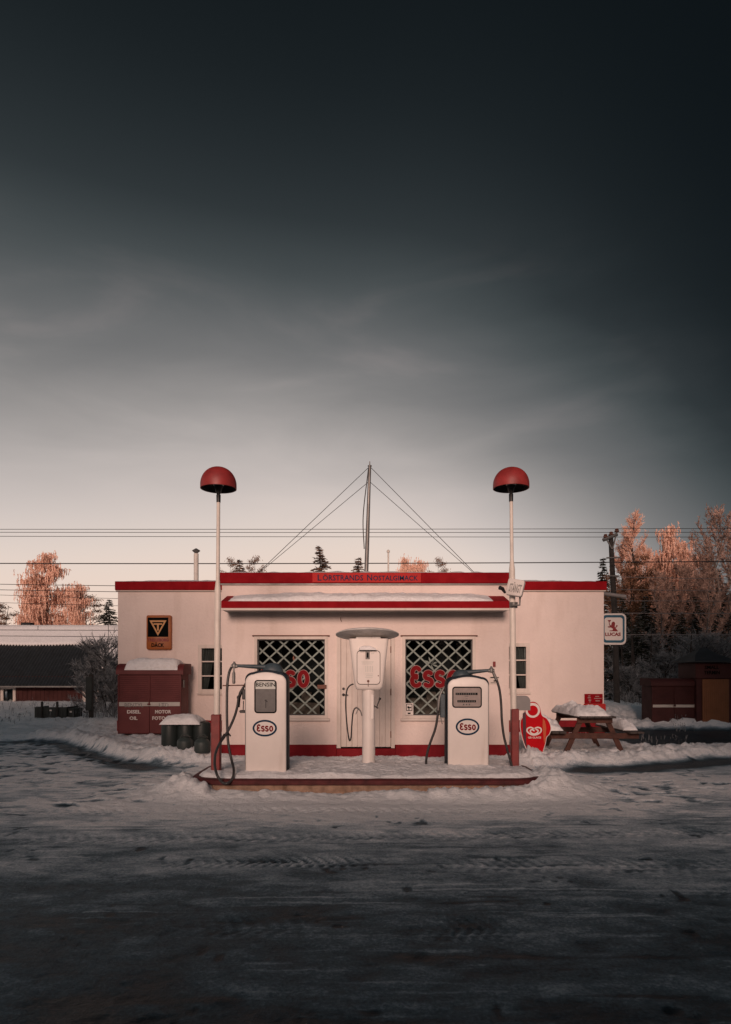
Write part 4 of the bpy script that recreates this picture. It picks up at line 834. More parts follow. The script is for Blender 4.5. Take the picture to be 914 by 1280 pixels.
m = MB(); m.prism(outl([(200, 480), (258, 440), (262, 700), (265, 1000), (285, 1150), (235, 1050), (205, 880)]), D - .018, D - .0145); part('dark_stripe', m, 'ice_purple', t)
m = MB(); m.prism(outl([(580, 570), (620, 620), (645, 760), (630, 950), (605, 1050), (590, 900), (575, 700)]), D - .018, D - .0145); part('orange_stripe', m, 'ice_orange', t)
m = MB(); W_ = 30 / 15.07 / s
st1 = outl(sm([(455, 800), (430, 770), (400, 765), (375, 790), (355, 765), (300, 750), (285, 800), (320, 860), (400, 885), (470, 862), (500, 800), (470, 765), (420, 765)], 6)); 
m.prism(stroke(outl(sm([(415, 770), (350, 742), (292, 765), (285, 815), (340, 865), (410, 885), (490, 865), (545, 815), (540, 762), (480, 742), (418, 768)])), W_ * .9), D - .019, D - .0145)
m.prism(stroke(outl(sm([(415, 806), (380, 785), (345, 800), (355, 840), (415, 868), (475, 840), (490, 800), (455, 782)])), W_ * .8), D - .0195, D - .0145); part('heart_logo', m, 'signwhite', t)
a, b_ = q(300, 950), q(545, 915); m = MB(); m.text('GB GLACE', a[0], b_[0], a[1], b_[1], D - .0145, .004, .02); part('lettering', m, 'signwhite', t)

# ================================================================= PICNIC TABLE
D = 13.9; tx = X(743, S(D)); zb = float(terrain(np.array([tx]), np.array([D + .7]))[0][0]) - .02
t = thing('picnic_table', (tx, D + .8, zb), 'brown wooden picnic table with snow on its top and benches', 'picnic table')
TZ = .76; SZ = .45
m = MB()
for k in range(5): m.box(tx - .36 + k * .145, tx - .36 + k * .145 + .138, D - .25, D + 1.85, zb + TZ, zb + TZ + .04, .006)
part('table_top', m, 'woodtop', t)
for sx in (-1, 1):
    m = MB()
    for k in range(2): a = tx + sx * .78 - .14 + k * .145; m.box(a, a + .138, D - .25, D + 1.85, zb + SZ, zb + SZ + .04, .006)
    part('bench', m, 'woodtop', t)
for yy in (D, D + 1.5):
    m = MB(); m.box(tx - .9, tx + .9, yy - .05, yy - .002, zb + SZ - .12, zb + SZ - .002, .006); part('seat_beam', m, 'wood', t)
    m = MB(); m.box(tx - .36, tx + .36, yy - .05, yy - .002, zb + TZ - .11, zb + TZ - .002, .006); part('top_beam', m, 'wood', t)
    for sx in (-1, 1):
        m = MB(); a = Vector((tx + sx * .26, 0, zb + TZ - .03)); b_ = Vector((tx + sx * .60, 0, zb - .02)); w = .055
        m.loft([[(p.x + dx, y_, p.z) for dx, y_ in ((-w, yy), (w, yy), (w, yy + .045), (-w, yy + .045))] for p in (a, b_)]); part('leg', m, 'wood', t)
for (a, b_, c, d, z, th, sd, e) in ((-.40, .31, -.16, 1.85, TZ + .035, .25, 1, 3.6), (.64, .95, .1, 1.85, SZ + .035, .24, 2, 3), (-.97, -.62, .0, 1.85, SZ + .035, .26, 3, 3)):
    part('snow_cap', mound(tx + a, tx + b_, D + c, D + d, zb + z, th, sd, 30, 44, e, .5), 'snow', t)
m = MB(); m.lathe(tx + .0, D + .0, [(.05, zb + TZ + .04), (.035, zb + TZ + .12), (.03, zb + TZ + .13)], 14); o = part('small_pot', m, 'brown', None, (tx, D, zb + TZ + .04)); tag(o, 'small brown pot on the near edge of the picnic table', 'pot')

# ================================================================= OIL CABINETS
def cabinet(x0, x1, yf, zb, zt, dep, mt, name, label, white, letters):
    t = thing(name, ((x0 + x1) / 2, yf + dep / 2, zb), label, 'cabinet')
    w = x1 - x0; h_ = zt - zb; zr = zt - .13 * h_ / .9
    m = MB(); m.box(x0, x1, yf + .02, yf + dep, zb, zr, .01); part('body', m, mt, t)
    m = MB(); n = 8; prof = [(yf - .05, zr - .02), (yf - .05, zr + .02)] + [(yf - .05 + .30 * (1 - math.cos(R(90 * k / n))), zr + .02 + (zt - zr - .02) * math.sin(R(90 * k / n))) for k in range(1, n + 1)] + [(yf + dep + .04, zt), (yf + dep + .04, zr - .02)]
    m.loft([[(x, p[0], p[1]) for p in prof] for x in (x0 - .04, x1 + .06)]); part('lid', m, mt, t)
    zs = zb + h_ * .455; zm0 = zb + h_ * .395; xm = (x0 + x1) / 2
    for k, (a, b_) in enumerate(((x0 + .03, xm - .015), (xm + .015, x1 - .03))):
        m = MB(); n = 13
        for j in range(n): z = zs + (zr - .04 - zs) * j / n; m.box(a, b_, yf, yf + .02 - .001, z + .002, z + (zr - .04 - zs) / n - .002, .004)
        part('roller_shutter', m, mt, t)
        m = MB(); m.box(a - .01, b_ + .01, yf - .003, yf + .019, zb + .02, zm0 - .004, .005); part('lower_door', m, mt, t)
    m = MB(); m.box(xm - .014, xm + .014, yf - .02, yf + .019, zs, zr - .04, .003); m.box(x0 - .001, x0 + .028, yf - .02, yf + .019, zb, zr - .03, .003); m.box(x1 - .028, x1 + .001, yf - .02, yf + .019, zb, zr - .03, .003); part('frame', m, mt, t)
    m = MB(); m.box(x0 + .03, x1 - .03, yf - .012, yf + .018, zm0, zs - .004, .002); wb = part('white_band', m, white, t)
    m = MB(); m.box(xm - .05, xm + .03, yf - .05, yf - .013, zm0 + .03, zm0 + .07, .01); m.box(xm - .015, xm + .012, yf - .045, yf - .0125, zm0 + .03, zs + .06, .004); part('latch', m, mt, t)
    if letters:
        m = MB(); s = S(yf)
        for txt, a, b_, c, d in (('BENTYL', 156, 179.5, 884, 879), ('LTD', 199, 211, 883.5, 879)): m.text(txt, X(a, s), X(b_, s), Z(c, s), Z(d, s), yf - .0125, .003, .01)
        part('faded_lettering', m, 'steel', wb)
        m = MB()
        for txt, a, b_, c, d in (('DISEL', 159, 176, 892, 887.5), ('OIL', 162, 172, 900, 895.5), ('MOTOR', 194, 214, 892, 887.5), ('FOTOGEN', 190.5, 219, 900, 895.5)): m.text(txt, X(a, s), X(b_, s), Z(c, s), Z(d, s), yf - .0035, .003, .03)
        part('lettering', m, 'signwhite', t)
    return t
s = S(17.7)
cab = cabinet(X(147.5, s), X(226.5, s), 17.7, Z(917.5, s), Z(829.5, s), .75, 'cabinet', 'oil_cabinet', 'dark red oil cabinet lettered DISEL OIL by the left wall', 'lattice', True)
s = S(17.95); _zt = Z(829.5, S(17.7)); _zr = _zt - .13 * (_zt - Z(917.5, S(17.7))) / .9 + .02
part('snow_cap', mound(X(156, S(17.7)), X(222, S(17.7)), 17.665, 18.4, 0, .16, 6, 60, 30, 5, .25, lambda x, y: _zr + (_zt - _zr) * np.sin(np.arccos(np.clip(1 - (y - 17.65) / .3, 0, 1)))), 'snow', cab)
m = MB(); s = S(17.7); m.box(X(226.7, s), X(226.7, s) + .03, 17.85, 17.95, Z(860, s), Z(850, s), .01); part('padlock_plate', m, 'steel', cab)
s = S(21.5)
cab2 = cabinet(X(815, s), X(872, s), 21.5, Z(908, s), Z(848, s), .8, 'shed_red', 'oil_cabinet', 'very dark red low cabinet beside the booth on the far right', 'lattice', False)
t = thing('kiosk_booth', (X(888, s), 21.9, Z(909, s)), 'dark booth with yellow ribbed door and pyramid roof at the right edge', 'booth')
x0, x1 = X(868, s), X(912, s); zb = Z(909, s)
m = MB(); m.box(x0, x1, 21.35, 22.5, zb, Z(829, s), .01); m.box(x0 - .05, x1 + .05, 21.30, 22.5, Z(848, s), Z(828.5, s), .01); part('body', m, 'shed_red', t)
m = MB(); n = 14; a, b_ = X(875, s), X(908, s)
for k in range(n): m.box(a + (b_ - a) * k / n + .004, a + (b_ - a) * (k + 1) / n - .004, 21.325, 21.349, Z(907, s), Z(849, s), .006)
m.box(a, b_, 21.335, 21.3495, Z(907, s), Z(849, s)); part('ribbed_door', m, 'shed_yellow', t)
m = MB(); xa, xb = X(861, s), X(915, s); xm = (xa + xb) / 2 - .05
zt0 = Z(828, s); zt1 = Z(809, s)
m.loft([[(xa, 21.1, zt0), (xb, 21.1, zt0), (xb, 22.7, zt0), (xa, 22.7, zt0)], [(xa, 21.1, zt0 + .03), (xb, 21.1, zt0 + .03), (xb, 22.7, zt0 + .03), (xa, 22.7, zt0 + .03)], [(xm - .34, 21.65, zt0 + .28), (xm + .34, 21.65, zt0 + .28), (xm + .34, 22.15, zt0 + .28), (xm - .34, 22.15, zt0 + .28)], [(xm - .08, 21.85, zt1), (xm + .08, 21.85, zt1), (xm + .08, 21.95, zt1), (xm - .08, 21.95, zt1)]]); part('pyramid_roof', m, 'rooftile', t)
m = MB(); sg_ = S(21.3); m.text('SMALL', X(881, sg_), X(899, sg_), Z(836.5, sg_), Z(832, sg_), 21.299, .004, .03); m.text('TERMIN', X(880, sg_), X(900, sg_), Z(843, sg_), Z(838.5, sg_), 21.299, .004, .03); part('lettering', m, 'signblack', t)

# ================================================================= DRUM BOX AND CHURNS
s = S(14.6); gz = lambda x, y: float(terrain(np.array([x]), np.array([y]))[0][0])
x0, x1 = X(198, s), X(258, s); zb = gz((x0 + x1) / 2, 14.8) - .03; ztp = Z(903, s)
t = thing('waste_bin', ((x0 + x1) / 2, 14.9, zb), 'black ribbed barrel bin with thick snow on top below the left window', 'bin')
m = MB(); n = 3
for k in range(n):
    cx = x0 + (x1 - x0) * (k + .5) / n; r = (x1 - x0) / n / 2 * 1.12
    m.lathe(cx, 14.9, [(r * .9, zb), (r, zb + .06), (r, ztp - .12), (r * .93, ztp - .03), (r * .6, ztp)], 24)
m.box(x0 + .06, x1 - .06, 14.84, 15.3, zb + .002, ztp - .03, .04); part('barrels', m, 'darkplastic', t)
part('snow_cap', mound(X(199, s), X(249, s), 14.62, 15.35, ztp - .05, .24, 9, 40, 26, 3, .3), 'snow', t)
for k, (px_, py0, py1, d, lb) in enumerate(((231.5, 943, 918.5, 13.9, 'dark milk churn left of its twin in front of the black bin'), (253, 948.5, 919, 13.6, 'dark milk churn nearest the left lamp pole by the bin'))):
    s = S(d); cx = X(px_, s); r = 10 / s; zb = gz(cx, d) - .03; zt = Z(py1, s); h_ = zt - zb
    t = thing('milk_churn', (cx, d, zb), lb, 'milk churn', 'milk churns beside the bin')
    m = MB(); m.lathe(cx, d, [(r * .95, zb), (r, zb + .03), (r, zb + h_ * .58), (r * .93, zb + h_ * .64), (r * .6, zb + h_ * .78), (r * .55, zb + h_ * .84)], 28); part('body', m, 'churn', t)
    m = MB(); m.lathe(cx, d, [(r * .66, zb + h_ * .84), (r * .68, zb + h_ * .88), (r * .5, zb + h_ * .92), (r * .2, zb + h_ * .94)], 24); part('lid', m, 'churn', t)
    m = MB(); m.tube(spline([(cx - r * .45, d, zb + h_ * .9), (cx - r * .3, d, zb + h_ * 1.02), (cx + r * .3, d, zb + h_ * 1.02), (cx + r * .45, d, zb + h_ * .9)]), .008, 6); part('handle', m, 'churn', t)

# ================================================================= LEFT BACKGROUND
s = S(23.6); x0, x1 = X(43, s), X(91, s); zb = gz(x0, 23.6) - .1
t = thing('refuse_enclosure', ((x0 + x1) / 2, 24, zb), 'low dark grey box enclosure with two posts in the left snow field', 'enclosure')
m = MB(); zt = Z(884, s); n = 9
for k in range(n): a = x0 + (X(83, s) - x0) * k / n; m.box(a + .003, a + (X(83, s) - x0) / n - .003, 23.6, 23.64, zb, zt, .004)
m.box(x0, x0 + .04, 23.642, 24.6, zb, zt); m.box(X(83, s) - .05, X(83, s) - .005, 23.642, 24.6, zb, zt); part('panels', m, 'enclosure', t)
m = MB(); m.box(X(83.5, s), x1, 23.7, 24.4, zb, Z(886, s), .01); part('side_box', m, 'enclosure', t)
for px_ in (53, 72): m = MB(); m.box(X(px_, s) - .03, X(px_, s) + .03, 23.54, 23.598, zb, Z(877, s), .004); part('post', m, 'polewood', t)
for px_, py_ in ((63.5, 888), (87, 890)): m = MB(); m.box(X(px_ - 1.3, s), X(px_ + 1.3, s), 23.585 if px_ < 80 else 23.685, 23.598 if px_ < 80 else 23.699, Z(py_ + 1, s), Z(py_ - 1, s)); part('label_plate', m, 'signwhite', t)

s = S(22.0); t = thing('wooden_post', (X(114, s), 22, 0), 'short dark post with a meter box in front of the frosted bush', 'post')
m = MB(); m.box(X(111.7, s), X(116.3, s), 21.94, 22.06, -.1, Z(843, s), .01); part('shaft', m, 'polewood', t)
m = MB(); m.box(X(109, s), X(117, s), 21.85, 21.938, Z(888, s), Z(846, s), .02); part('meter_box', m, 'enclosure', t)

# red house left
D = 37.; s = S(D); hx0, hx1 = -32., X(125, s)
t = thing('red_cottage', (hx0 / 2 + hx1 / 2, D + 3, 0), 'long low red cottage with dark corrugated eaves and snowy roof on the left', 'cottage')
ze = Z(857, s); wy = D + .5; sw = S(wy)
holes = [(X(4, sw), X(17, sw), Z(884, sw), Z(861, sw))]
m = MB(); m.walls(hx0, hx1, -.2, ze + .5, wy, wy + .2, holes); m.box(hx1 - .2, hx1, wy + .202, wy + 6, -.2, ze + .4); m.box(hx0, hx0 + .2, wy + .202, wy + 6, -.2, ze + .4); part('wall', m, 'barnwood', t)
m = MB(); k = hx0 + .1
while k < hx1 - .1:
    if not (X(1, sw) - .05 < k < X(20, sw)): m.box(k, k + .04, wy - .025, wy - .001, -.2, ze + .3)
    else: m.box(k, k + .04, wy - .025, wy - .001, -.2, Z(887, sw)) 
    k += .24
part('board_battens', m, 'barnwood', t)
m = MB(); x0, x1, z0, z1_ = holes[0]; m.ring(rrect(x0 - .13, x1 + .13, z0 - .13, z1_ + .13, .002, 1), rrect(x0 + .02, x1 - .02, z0 + .02, z1_ - .02, .002, 1), wy - .05, wy + .04); wv = part('window', m, 'trim', t)
m = MB(); m.box(x0, x1, wy + .01, wy + .016, z0, z1_); part('pane', m, 'glass', wv); m = MB(); m.box(x0 - .05, x1 + .05, wy + .5, wy + .55, z0 - .1, z1_ + .1); part('interior', m, 'dark', wv); m = MB(); m.lathe((x0 + x1) / 2, wy + .25, [(.07, z0 + .02), (.09, z0 + .2), (.13, z0 + .3), (.05, z0 + .42)], 12); part('ornament', m, 'lattice', wv)
for px_ in (105.5, 122): m = MB(); m.box(X(px_, sw) - .09, X(px_, sw) + .09, wy - .04, wy - .001, -.2, ze + .3, .01); part('corner_board', m, 'trim', t)
# roof: lower corrugated strip and snow-covered upper
yr = D + 4.2; zr = Z(783, S(yr)); ye = D - .1
ysn = None
slope = (zr - ze) / (yr - ye)
for i in range(400):
    yy = ye + (yr - ye) * i / 400
    if Z(807, S(yy)) <= ze + slope * (yy - ye): ysn = yy; break
hr = hx1 + .5
m = MB(); n = int((hr - hx0) / .09); rings = []
for k in range(n + 1):
    x = hx0 + (hr - hx0) * k / n; w = .03 * math.cos(math.pi * k)
    rings.append([(x, ye, ze + w), (x, yr, zr + w), (x, yr, zr + w - .06), (x, ye, ze + w - .06)])
m.loft(rings); m.add([(hx0, yr, zr), (hr, yr, zr), (hr, yr + 4.2, ze), (hx0, yr + 4.2, ze)], [(0, 1, 2, 3)]); rf = part('roof', m, 'rooftile', t, smooth=0)
m = MB(); n = int((hr - hx0) / .09); r0 = []; r1 = []; nrm = Vector((0, -slope, 1)).normalized(); seedx = np.linspace(hx0, hr, n + 1); jag = fbm(seedx * .5, seedx * 0, 3, 55)
rings = []
for k in range(n + 1):
    x = seedx[k]; y0_ = ysn + (jag[k] - .5) * .12 + (.06 if k % 2 else -.06) - (1.7 * float(sstep(X(127, S(ysn)), X(133, S(ysn)), x))); z0_ = ze + slope * (y0_ - ye); bump = .02 * (k % 2)
    row = []
    for j in range(8):
        u = j / 7; yy = y0_ + (yr - y0_) * u; row.append((x, yy + nrm.y * (.09 + bump), ze + slope * (yy - ye) + nrm.z * (.09 + bump)))
    rings.append([(x, y0_, z0_ + .03)] + row + [(x, yr + .3, zr + .03)])
m.loft(rings, True, True, False); part('roof_snow', m, 'snow', rf, smooth=0).data.shade_smooth()
m = MB(); m.box(hx0, hr, ye - .03, ye - .002, ze - .1, ze - .02, .005); part('gutter', m, 'steel', rf)
m = MB(); xx = X(34, S(yr + 1)); m.box(xx - .3, xx + .3, yr + .8, yr + 1.3, zr - 1.2, zr + .3, .02); part('chimney', m, 'dark', rf)
# ================================================================= TREES
def tris(P, D, Lh, Wd, rng):
    D = D / np.linalg.norm(D, axis=1, keepdims=True); r = rng.normal(size=P.shape); sd = np.cross(D, r); sd /= np.linalg.norm(sd, axis=1, keepdims=True) + 1e-9
    sd = sd * Wd[:, None] / 2; v = np.stack([P - sd, P + sd, P + D * Lh[:, None]], 1)
    return v.reshape(-1, 3)
def tri_part(name, verts, m, parent):
    n = len(verts) // 3; me = bpy.data.meshes.new(name); me.vertices.add(n * 3); me.vertices.foreach_set('co', np.ascontiguousarray(verts, np.float32).ravel())
    me.loops.add(n * 3); me.loops.foreach_set('vertex_index', np.arange(n * 3, dtype=np.int32)); me.polygons.add(n); me.polygons.foreach_set('loop_start', np.arange(0, n * 3, 3, dtype=np.int32)); me.update(calc_edges=True)
    me.materials.append(M[m]); o = bpy.data.objects.new(name, me); col.objects.link(o); o.parent = parent; return o
def trunk_pts(h, rng, wob=.02):
    n = 9; p = [np.array([0, 0, -.3])]
    for k in range(1, n): p.append(np.array([rng.normal() * wob * h * .5 * k / n, rng.normal() * wob * h * .5 * k / n, h * k / (n - 1)]))
    return p
def along(pts, t):
    k = min(int(t * (len(pts) - 1)), len(pts) - 2); f = t * (len(pts) - 1) - k; return pts[k] * (1 - f) + pts[k + 1] * f

def make_tree(name, kind, h, spread, seed, label, cat, mt, trunkmat='bark', dens=1., group=None, low=.12, wd=.045):
    rng = np.random.default_rng(seed); t = thing(name, (0, 0, 0), label, cat, group)
    tp = trunk_pts(h, rng, .012 if kind == 'spruce' else .03); r0 = .013 * h + .03
    m = MB(); m.tube(tp, [r0 * (1 - .93 * (k / (len(tp) - 1)) ** .8) for k in range(len(tp))], 8)
    P = []; Dv = []; Ls = []; Ws = []; snowP = []; snowD = []; sL = []; sW = []
    def put(p, d, l, w): P.append(p); Dv.append(d); Ls.append(l); Ws.append(w)
    if kind == 'spruce':
        z = low * h; 
        while z < h * .99:
            f = 1 - z / h; rad = spread * (f ** .8) * (1 + .15 * rng.normal()); nb = 7 if f > .15 else 5
            for b in range(nb):
                a = rng.uniform(0, 6.283); L_ = max(.12, rad * rng.uniform(.7, 1.15)); c = along(tp, z / h); dirv = np.array([math.cos(a), math.sin(a), 0]); steps = int(L_ / .09 * dens) + 3
                for k in range(steps):
                    u = (k + rng.uniform()) / steps; p = c + dirv * L_ * u + np.array([0, 0, .12 * L_ * u - .42 * L_ * u * u])
                    for q in range(3):
                        s2 = rng.choice([-1, 1]); put(p, dirv * .6 + np.array([-dirv[1], dirv[0], 0]) * s2 * rng.uniform(.3, 1.) + np.array([0, 0, rng.uniform(-.7, .15)]), rng.uniform(.16, .34) * (1 - .4 * u), rng.uniform(.06, .11))
                    if rng.uniform() < .5: snowP.append(p + np.array([0, 0, .04])); snowD.append(dirv + rng.normal(size=3) * .5); sL.append(rng.uniform(.12, .26)); sW.append(rng.uniform(.06, .12))
                if f > .1: m.tube([c, c + dirv * L_ * .6 + np.array([0, 0, -.05 * L_])], [.012 + .012 * f, .006], 4)
            z += h * .016 + .03
    else:
        nl = int(34 * dens ** .5) if kind != 'pine' else 20
        for b in range(nl):
            f = low + (1 - low) * (b + rng.uniform()) / nl; c = along(tp, min(f, .985)); a = rng.uniform(0, 6.283) + b * 2.4
            prof = {'weep': math.sin(math.pi * min(1, max(.06, (1.02 - f) * 1.25))) ** .7, 'upright': (math.sin(math.pi * min(.97, max(.05, (1.03 - f) * .9)))) ** .8, 'pine': .35 + .65 * math.sin(math.pi * min(.95, (1.05 - f) * 1.1)), 'bush': 1.}[kind]
            L_ = max(.35, spread * prof * rng.uniform(.7, 1.15)); up = {'weep': .75, 'upright': 1.9, 'pine': .35, 'bush': 1.0}[kind]
            dv = np.array([math.cos(a), math.sin(a), up * rng.uniform(.8, 1.2)]); dv /= np.linalg.norm(dv)
            L3 = L_ * math.sqrt(1 + up * up * .6); L3 = min(L3, (h * 1.02 - c[2]) / max(dv[2], .2) if dv[2] > 0 else L3)
            bend = {'weep': -.25, 'upright': .10, 'pine': .1, 'bush': -.1}[kind]
            pt = lambda u: c + dv * L3 * u + np.array([0, 0, bend * L3 * u * u])
            m.tube([pt(0), pt(.35), pt(.7), pt(1)], [.028 * (1 - f) + .018, .02 * (1 - f) + .012, .011, .005], 5)
            steps = int((L3 * 9 + 4) * dens)
            for k in range(steps):
                u = .12 + .88 * (k + rng.uniform()) / steps; p = pt(u)
                if kind == 'weep':
                    for q in range(2):
                        o_ = rng.normal(size=3) * .16 * (1 + u); o_[2] = abs(o_[2]) * .6; s0_ = p + o_; ln = rng.uniform(.35, 1.3) * (.5 + .6 * (1 - f)) * (h / 11); ns = int(ln / .13) + 2; cur = s0_.copy()
                        for w in range(ns):
                            d = np.array([rng.normal() * .16, rng.normal() * .16, -1 + .9 * math.exp(-w * 1.2)]); put(cur, d, .22, wd * 1.2)
                            if rng.uniform() < .85: put(cur, d + rng.normal(size=3) * .55, .16, wd * 1.3)
                            cur = cur + d * .13
                elif kind in ('upright', 'bush'):
                    for q in range(2):
                        side = np.array([math.cos(a + 1.57), math.sin(a + 1.57), 0]) * rng.normal() * .8; d = dv * .8 + side + rng.normal(size=3) * .35 + np.array([0, 0, .45]); d /= np.linalg.norm(d); ln = rng.uniform(.25, .85) * (1.15 - .4 * u) * (1 if kind == 'upright' else .7); put(p, d, ln, wd * .8)
                        for w in range(5): pp = p + d * ln * rng.uniform(.15, .95); put(pp, d + rng.normal(size=3) * .6, rng.uniform(.10, .30), wd)
                else:
                    if u < .35: continue
                    cl = p + rng.normal(size=3) * .14 * np.array([1, 1, .6])
                    for w in range(12): put(cl + rng.normal(size=3) * .16 * np.array([1.2, 1.2, .6]), rng.normal(size=3) + np.array([0, 0, .3]), rng.uniform(.12, .24), rng.uniform(.05, .1))
    part('trunk', m, trunkmat, t)
    tri_part('crown', tris(np.array(P), np.array(Dv), np.array(Ls), np.array(Ws), rng), mt, t)
    if kind == 'spruce' and snowP: tri_part('snow_on_branches', tris(np.array(snowP), np.array(snowD), np.array(sL), np.array(sW), rng), 'frostgrey', t)
    return t
def copy_tree(o, parent=None):
    c = o.copy(); col.objects.link(c); c.parent = parent
    for ch in list(o.children): copy_tree(ch, c)
    return c
def place(o, px, py, D, h0, rz, label=None, sxy=None, group=None, zb=-.1):
    s = S(D); o.location = (X(px, s), D, zb); k = (Z(py, s) - zb) / h0; o.scale = ((sxy or 1) * k, (sxy or 1) * k, k); o.rotation_euler = (0, 0, rz)
    if label: o['label'] = label
    if group: o['group'] = group
    return o

# prototypes, placed straight away as first of their kind
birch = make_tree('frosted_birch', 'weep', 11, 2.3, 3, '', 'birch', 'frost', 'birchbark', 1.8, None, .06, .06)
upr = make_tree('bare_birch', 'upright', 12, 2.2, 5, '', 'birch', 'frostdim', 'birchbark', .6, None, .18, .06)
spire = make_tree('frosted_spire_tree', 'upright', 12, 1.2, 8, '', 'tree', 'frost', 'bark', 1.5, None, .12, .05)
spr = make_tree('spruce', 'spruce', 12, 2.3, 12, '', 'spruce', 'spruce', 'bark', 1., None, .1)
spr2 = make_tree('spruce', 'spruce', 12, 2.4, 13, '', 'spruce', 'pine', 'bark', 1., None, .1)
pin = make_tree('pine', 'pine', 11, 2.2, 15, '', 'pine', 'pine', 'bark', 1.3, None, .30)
bush = make_tree('frosted_bush', 'bush', 2.6, 1.2, 21, '', 'bush', 'frostgrey', 'bark', .8, None, .03, .026)
used = set()
def inst(p, *a, **k):
    if p.name in used: o = copy_tree(p)
    else: o = p; used.add(p.name)
    return place(o, *a, **k)

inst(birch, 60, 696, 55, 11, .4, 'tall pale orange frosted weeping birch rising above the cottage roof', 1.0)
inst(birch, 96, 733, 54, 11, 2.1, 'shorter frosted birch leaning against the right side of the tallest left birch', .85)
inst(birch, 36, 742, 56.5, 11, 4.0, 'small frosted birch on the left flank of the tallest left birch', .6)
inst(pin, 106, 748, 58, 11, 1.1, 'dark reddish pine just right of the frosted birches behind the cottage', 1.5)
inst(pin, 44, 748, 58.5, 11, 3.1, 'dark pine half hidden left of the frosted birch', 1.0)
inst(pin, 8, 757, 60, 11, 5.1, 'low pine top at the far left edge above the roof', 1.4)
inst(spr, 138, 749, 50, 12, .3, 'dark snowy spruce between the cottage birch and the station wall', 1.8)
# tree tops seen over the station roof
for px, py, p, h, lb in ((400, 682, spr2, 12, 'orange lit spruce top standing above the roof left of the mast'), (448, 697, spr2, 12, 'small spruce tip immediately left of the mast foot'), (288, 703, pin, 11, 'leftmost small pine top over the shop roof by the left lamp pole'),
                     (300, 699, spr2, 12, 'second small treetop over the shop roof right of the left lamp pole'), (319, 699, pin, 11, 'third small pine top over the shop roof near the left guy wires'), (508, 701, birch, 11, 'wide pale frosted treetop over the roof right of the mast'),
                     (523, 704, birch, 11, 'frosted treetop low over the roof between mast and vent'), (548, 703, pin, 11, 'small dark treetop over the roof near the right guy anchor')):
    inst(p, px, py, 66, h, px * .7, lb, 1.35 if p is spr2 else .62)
# right hand wood
G = 'trees of the wood on the right'
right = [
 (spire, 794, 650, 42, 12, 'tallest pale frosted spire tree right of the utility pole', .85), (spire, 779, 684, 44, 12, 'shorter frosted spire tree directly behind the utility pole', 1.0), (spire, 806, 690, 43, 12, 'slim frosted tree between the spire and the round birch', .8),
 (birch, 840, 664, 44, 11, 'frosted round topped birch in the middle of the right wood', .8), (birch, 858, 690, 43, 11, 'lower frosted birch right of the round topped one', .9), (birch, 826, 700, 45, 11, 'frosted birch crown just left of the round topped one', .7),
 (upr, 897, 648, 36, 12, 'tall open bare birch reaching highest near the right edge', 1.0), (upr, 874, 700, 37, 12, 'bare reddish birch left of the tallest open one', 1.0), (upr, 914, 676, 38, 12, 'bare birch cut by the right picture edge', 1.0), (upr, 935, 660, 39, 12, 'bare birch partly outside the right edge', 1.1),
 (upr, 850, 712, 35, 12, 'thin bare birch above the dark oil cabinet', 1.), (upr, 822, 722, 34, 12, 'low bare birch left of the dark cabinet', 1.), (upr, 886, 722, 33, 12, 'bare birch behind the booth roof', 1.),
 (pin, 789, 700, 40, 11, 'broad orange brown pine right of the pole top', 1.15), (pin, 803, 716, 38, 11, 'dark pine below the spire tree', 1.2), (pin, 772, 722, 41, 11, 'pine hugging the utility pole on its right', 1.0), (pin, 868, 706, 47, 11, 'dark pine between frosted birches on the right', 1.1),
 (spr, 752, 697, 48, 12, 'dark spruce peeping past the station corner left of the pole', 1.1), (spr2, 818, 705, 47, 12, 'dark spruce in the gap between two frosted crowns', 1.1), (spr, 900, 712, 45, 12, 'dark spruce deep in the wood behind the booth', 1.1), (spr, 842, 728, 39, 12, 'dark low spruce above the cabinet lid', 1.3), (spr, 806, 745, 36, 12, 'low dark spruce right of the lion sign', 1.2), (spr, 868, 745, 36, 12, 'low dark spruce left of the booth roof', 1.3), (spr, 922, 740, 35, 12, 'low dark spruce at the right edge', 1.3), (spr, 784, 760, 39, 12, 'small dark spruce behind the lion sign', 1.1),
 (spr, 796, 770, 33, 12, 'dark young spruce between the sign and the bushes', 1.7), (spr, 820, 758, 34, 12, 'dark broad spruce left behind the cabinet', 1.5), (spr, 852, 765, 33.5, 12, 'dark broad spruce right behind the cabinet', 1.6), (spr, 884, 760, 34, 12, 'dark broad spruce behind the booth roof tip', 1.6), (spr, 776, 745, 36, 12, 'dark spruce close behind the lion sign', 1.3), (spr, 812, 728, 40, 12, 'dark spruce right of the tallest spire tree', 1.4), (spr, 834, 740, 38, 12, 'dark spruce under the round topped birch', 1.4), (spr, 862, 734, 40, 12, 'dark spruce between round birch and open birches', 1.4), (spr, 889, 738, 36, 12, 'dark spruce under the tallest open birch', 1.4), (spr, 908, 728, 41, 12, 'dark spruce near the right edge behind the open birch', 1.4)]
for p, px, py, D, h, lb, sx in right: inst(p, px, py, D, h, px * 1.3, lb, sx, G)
BG = 'frosted undergrowth bushes on the right'
for i, (px, py, D, lb) in enumerate(((832, 822, 31, 'frosted bush left above the dark cabinet'), (786, 838, 29, 'low frosted bush right of the utility pole foot'), (815, 862, 28, 'small frosted bush at the left side of the dark cabinet'), (875, 800, 31, 'frosted bush touching the booth roof'), (905, 805, 32, 'frosted bush behind the booth right side'), (805, 800, 34, 'tall frosted bush between pole and cabinet'))):
    inst(bush, px, py, D, 2.6, px, lb, 1.15, BG)
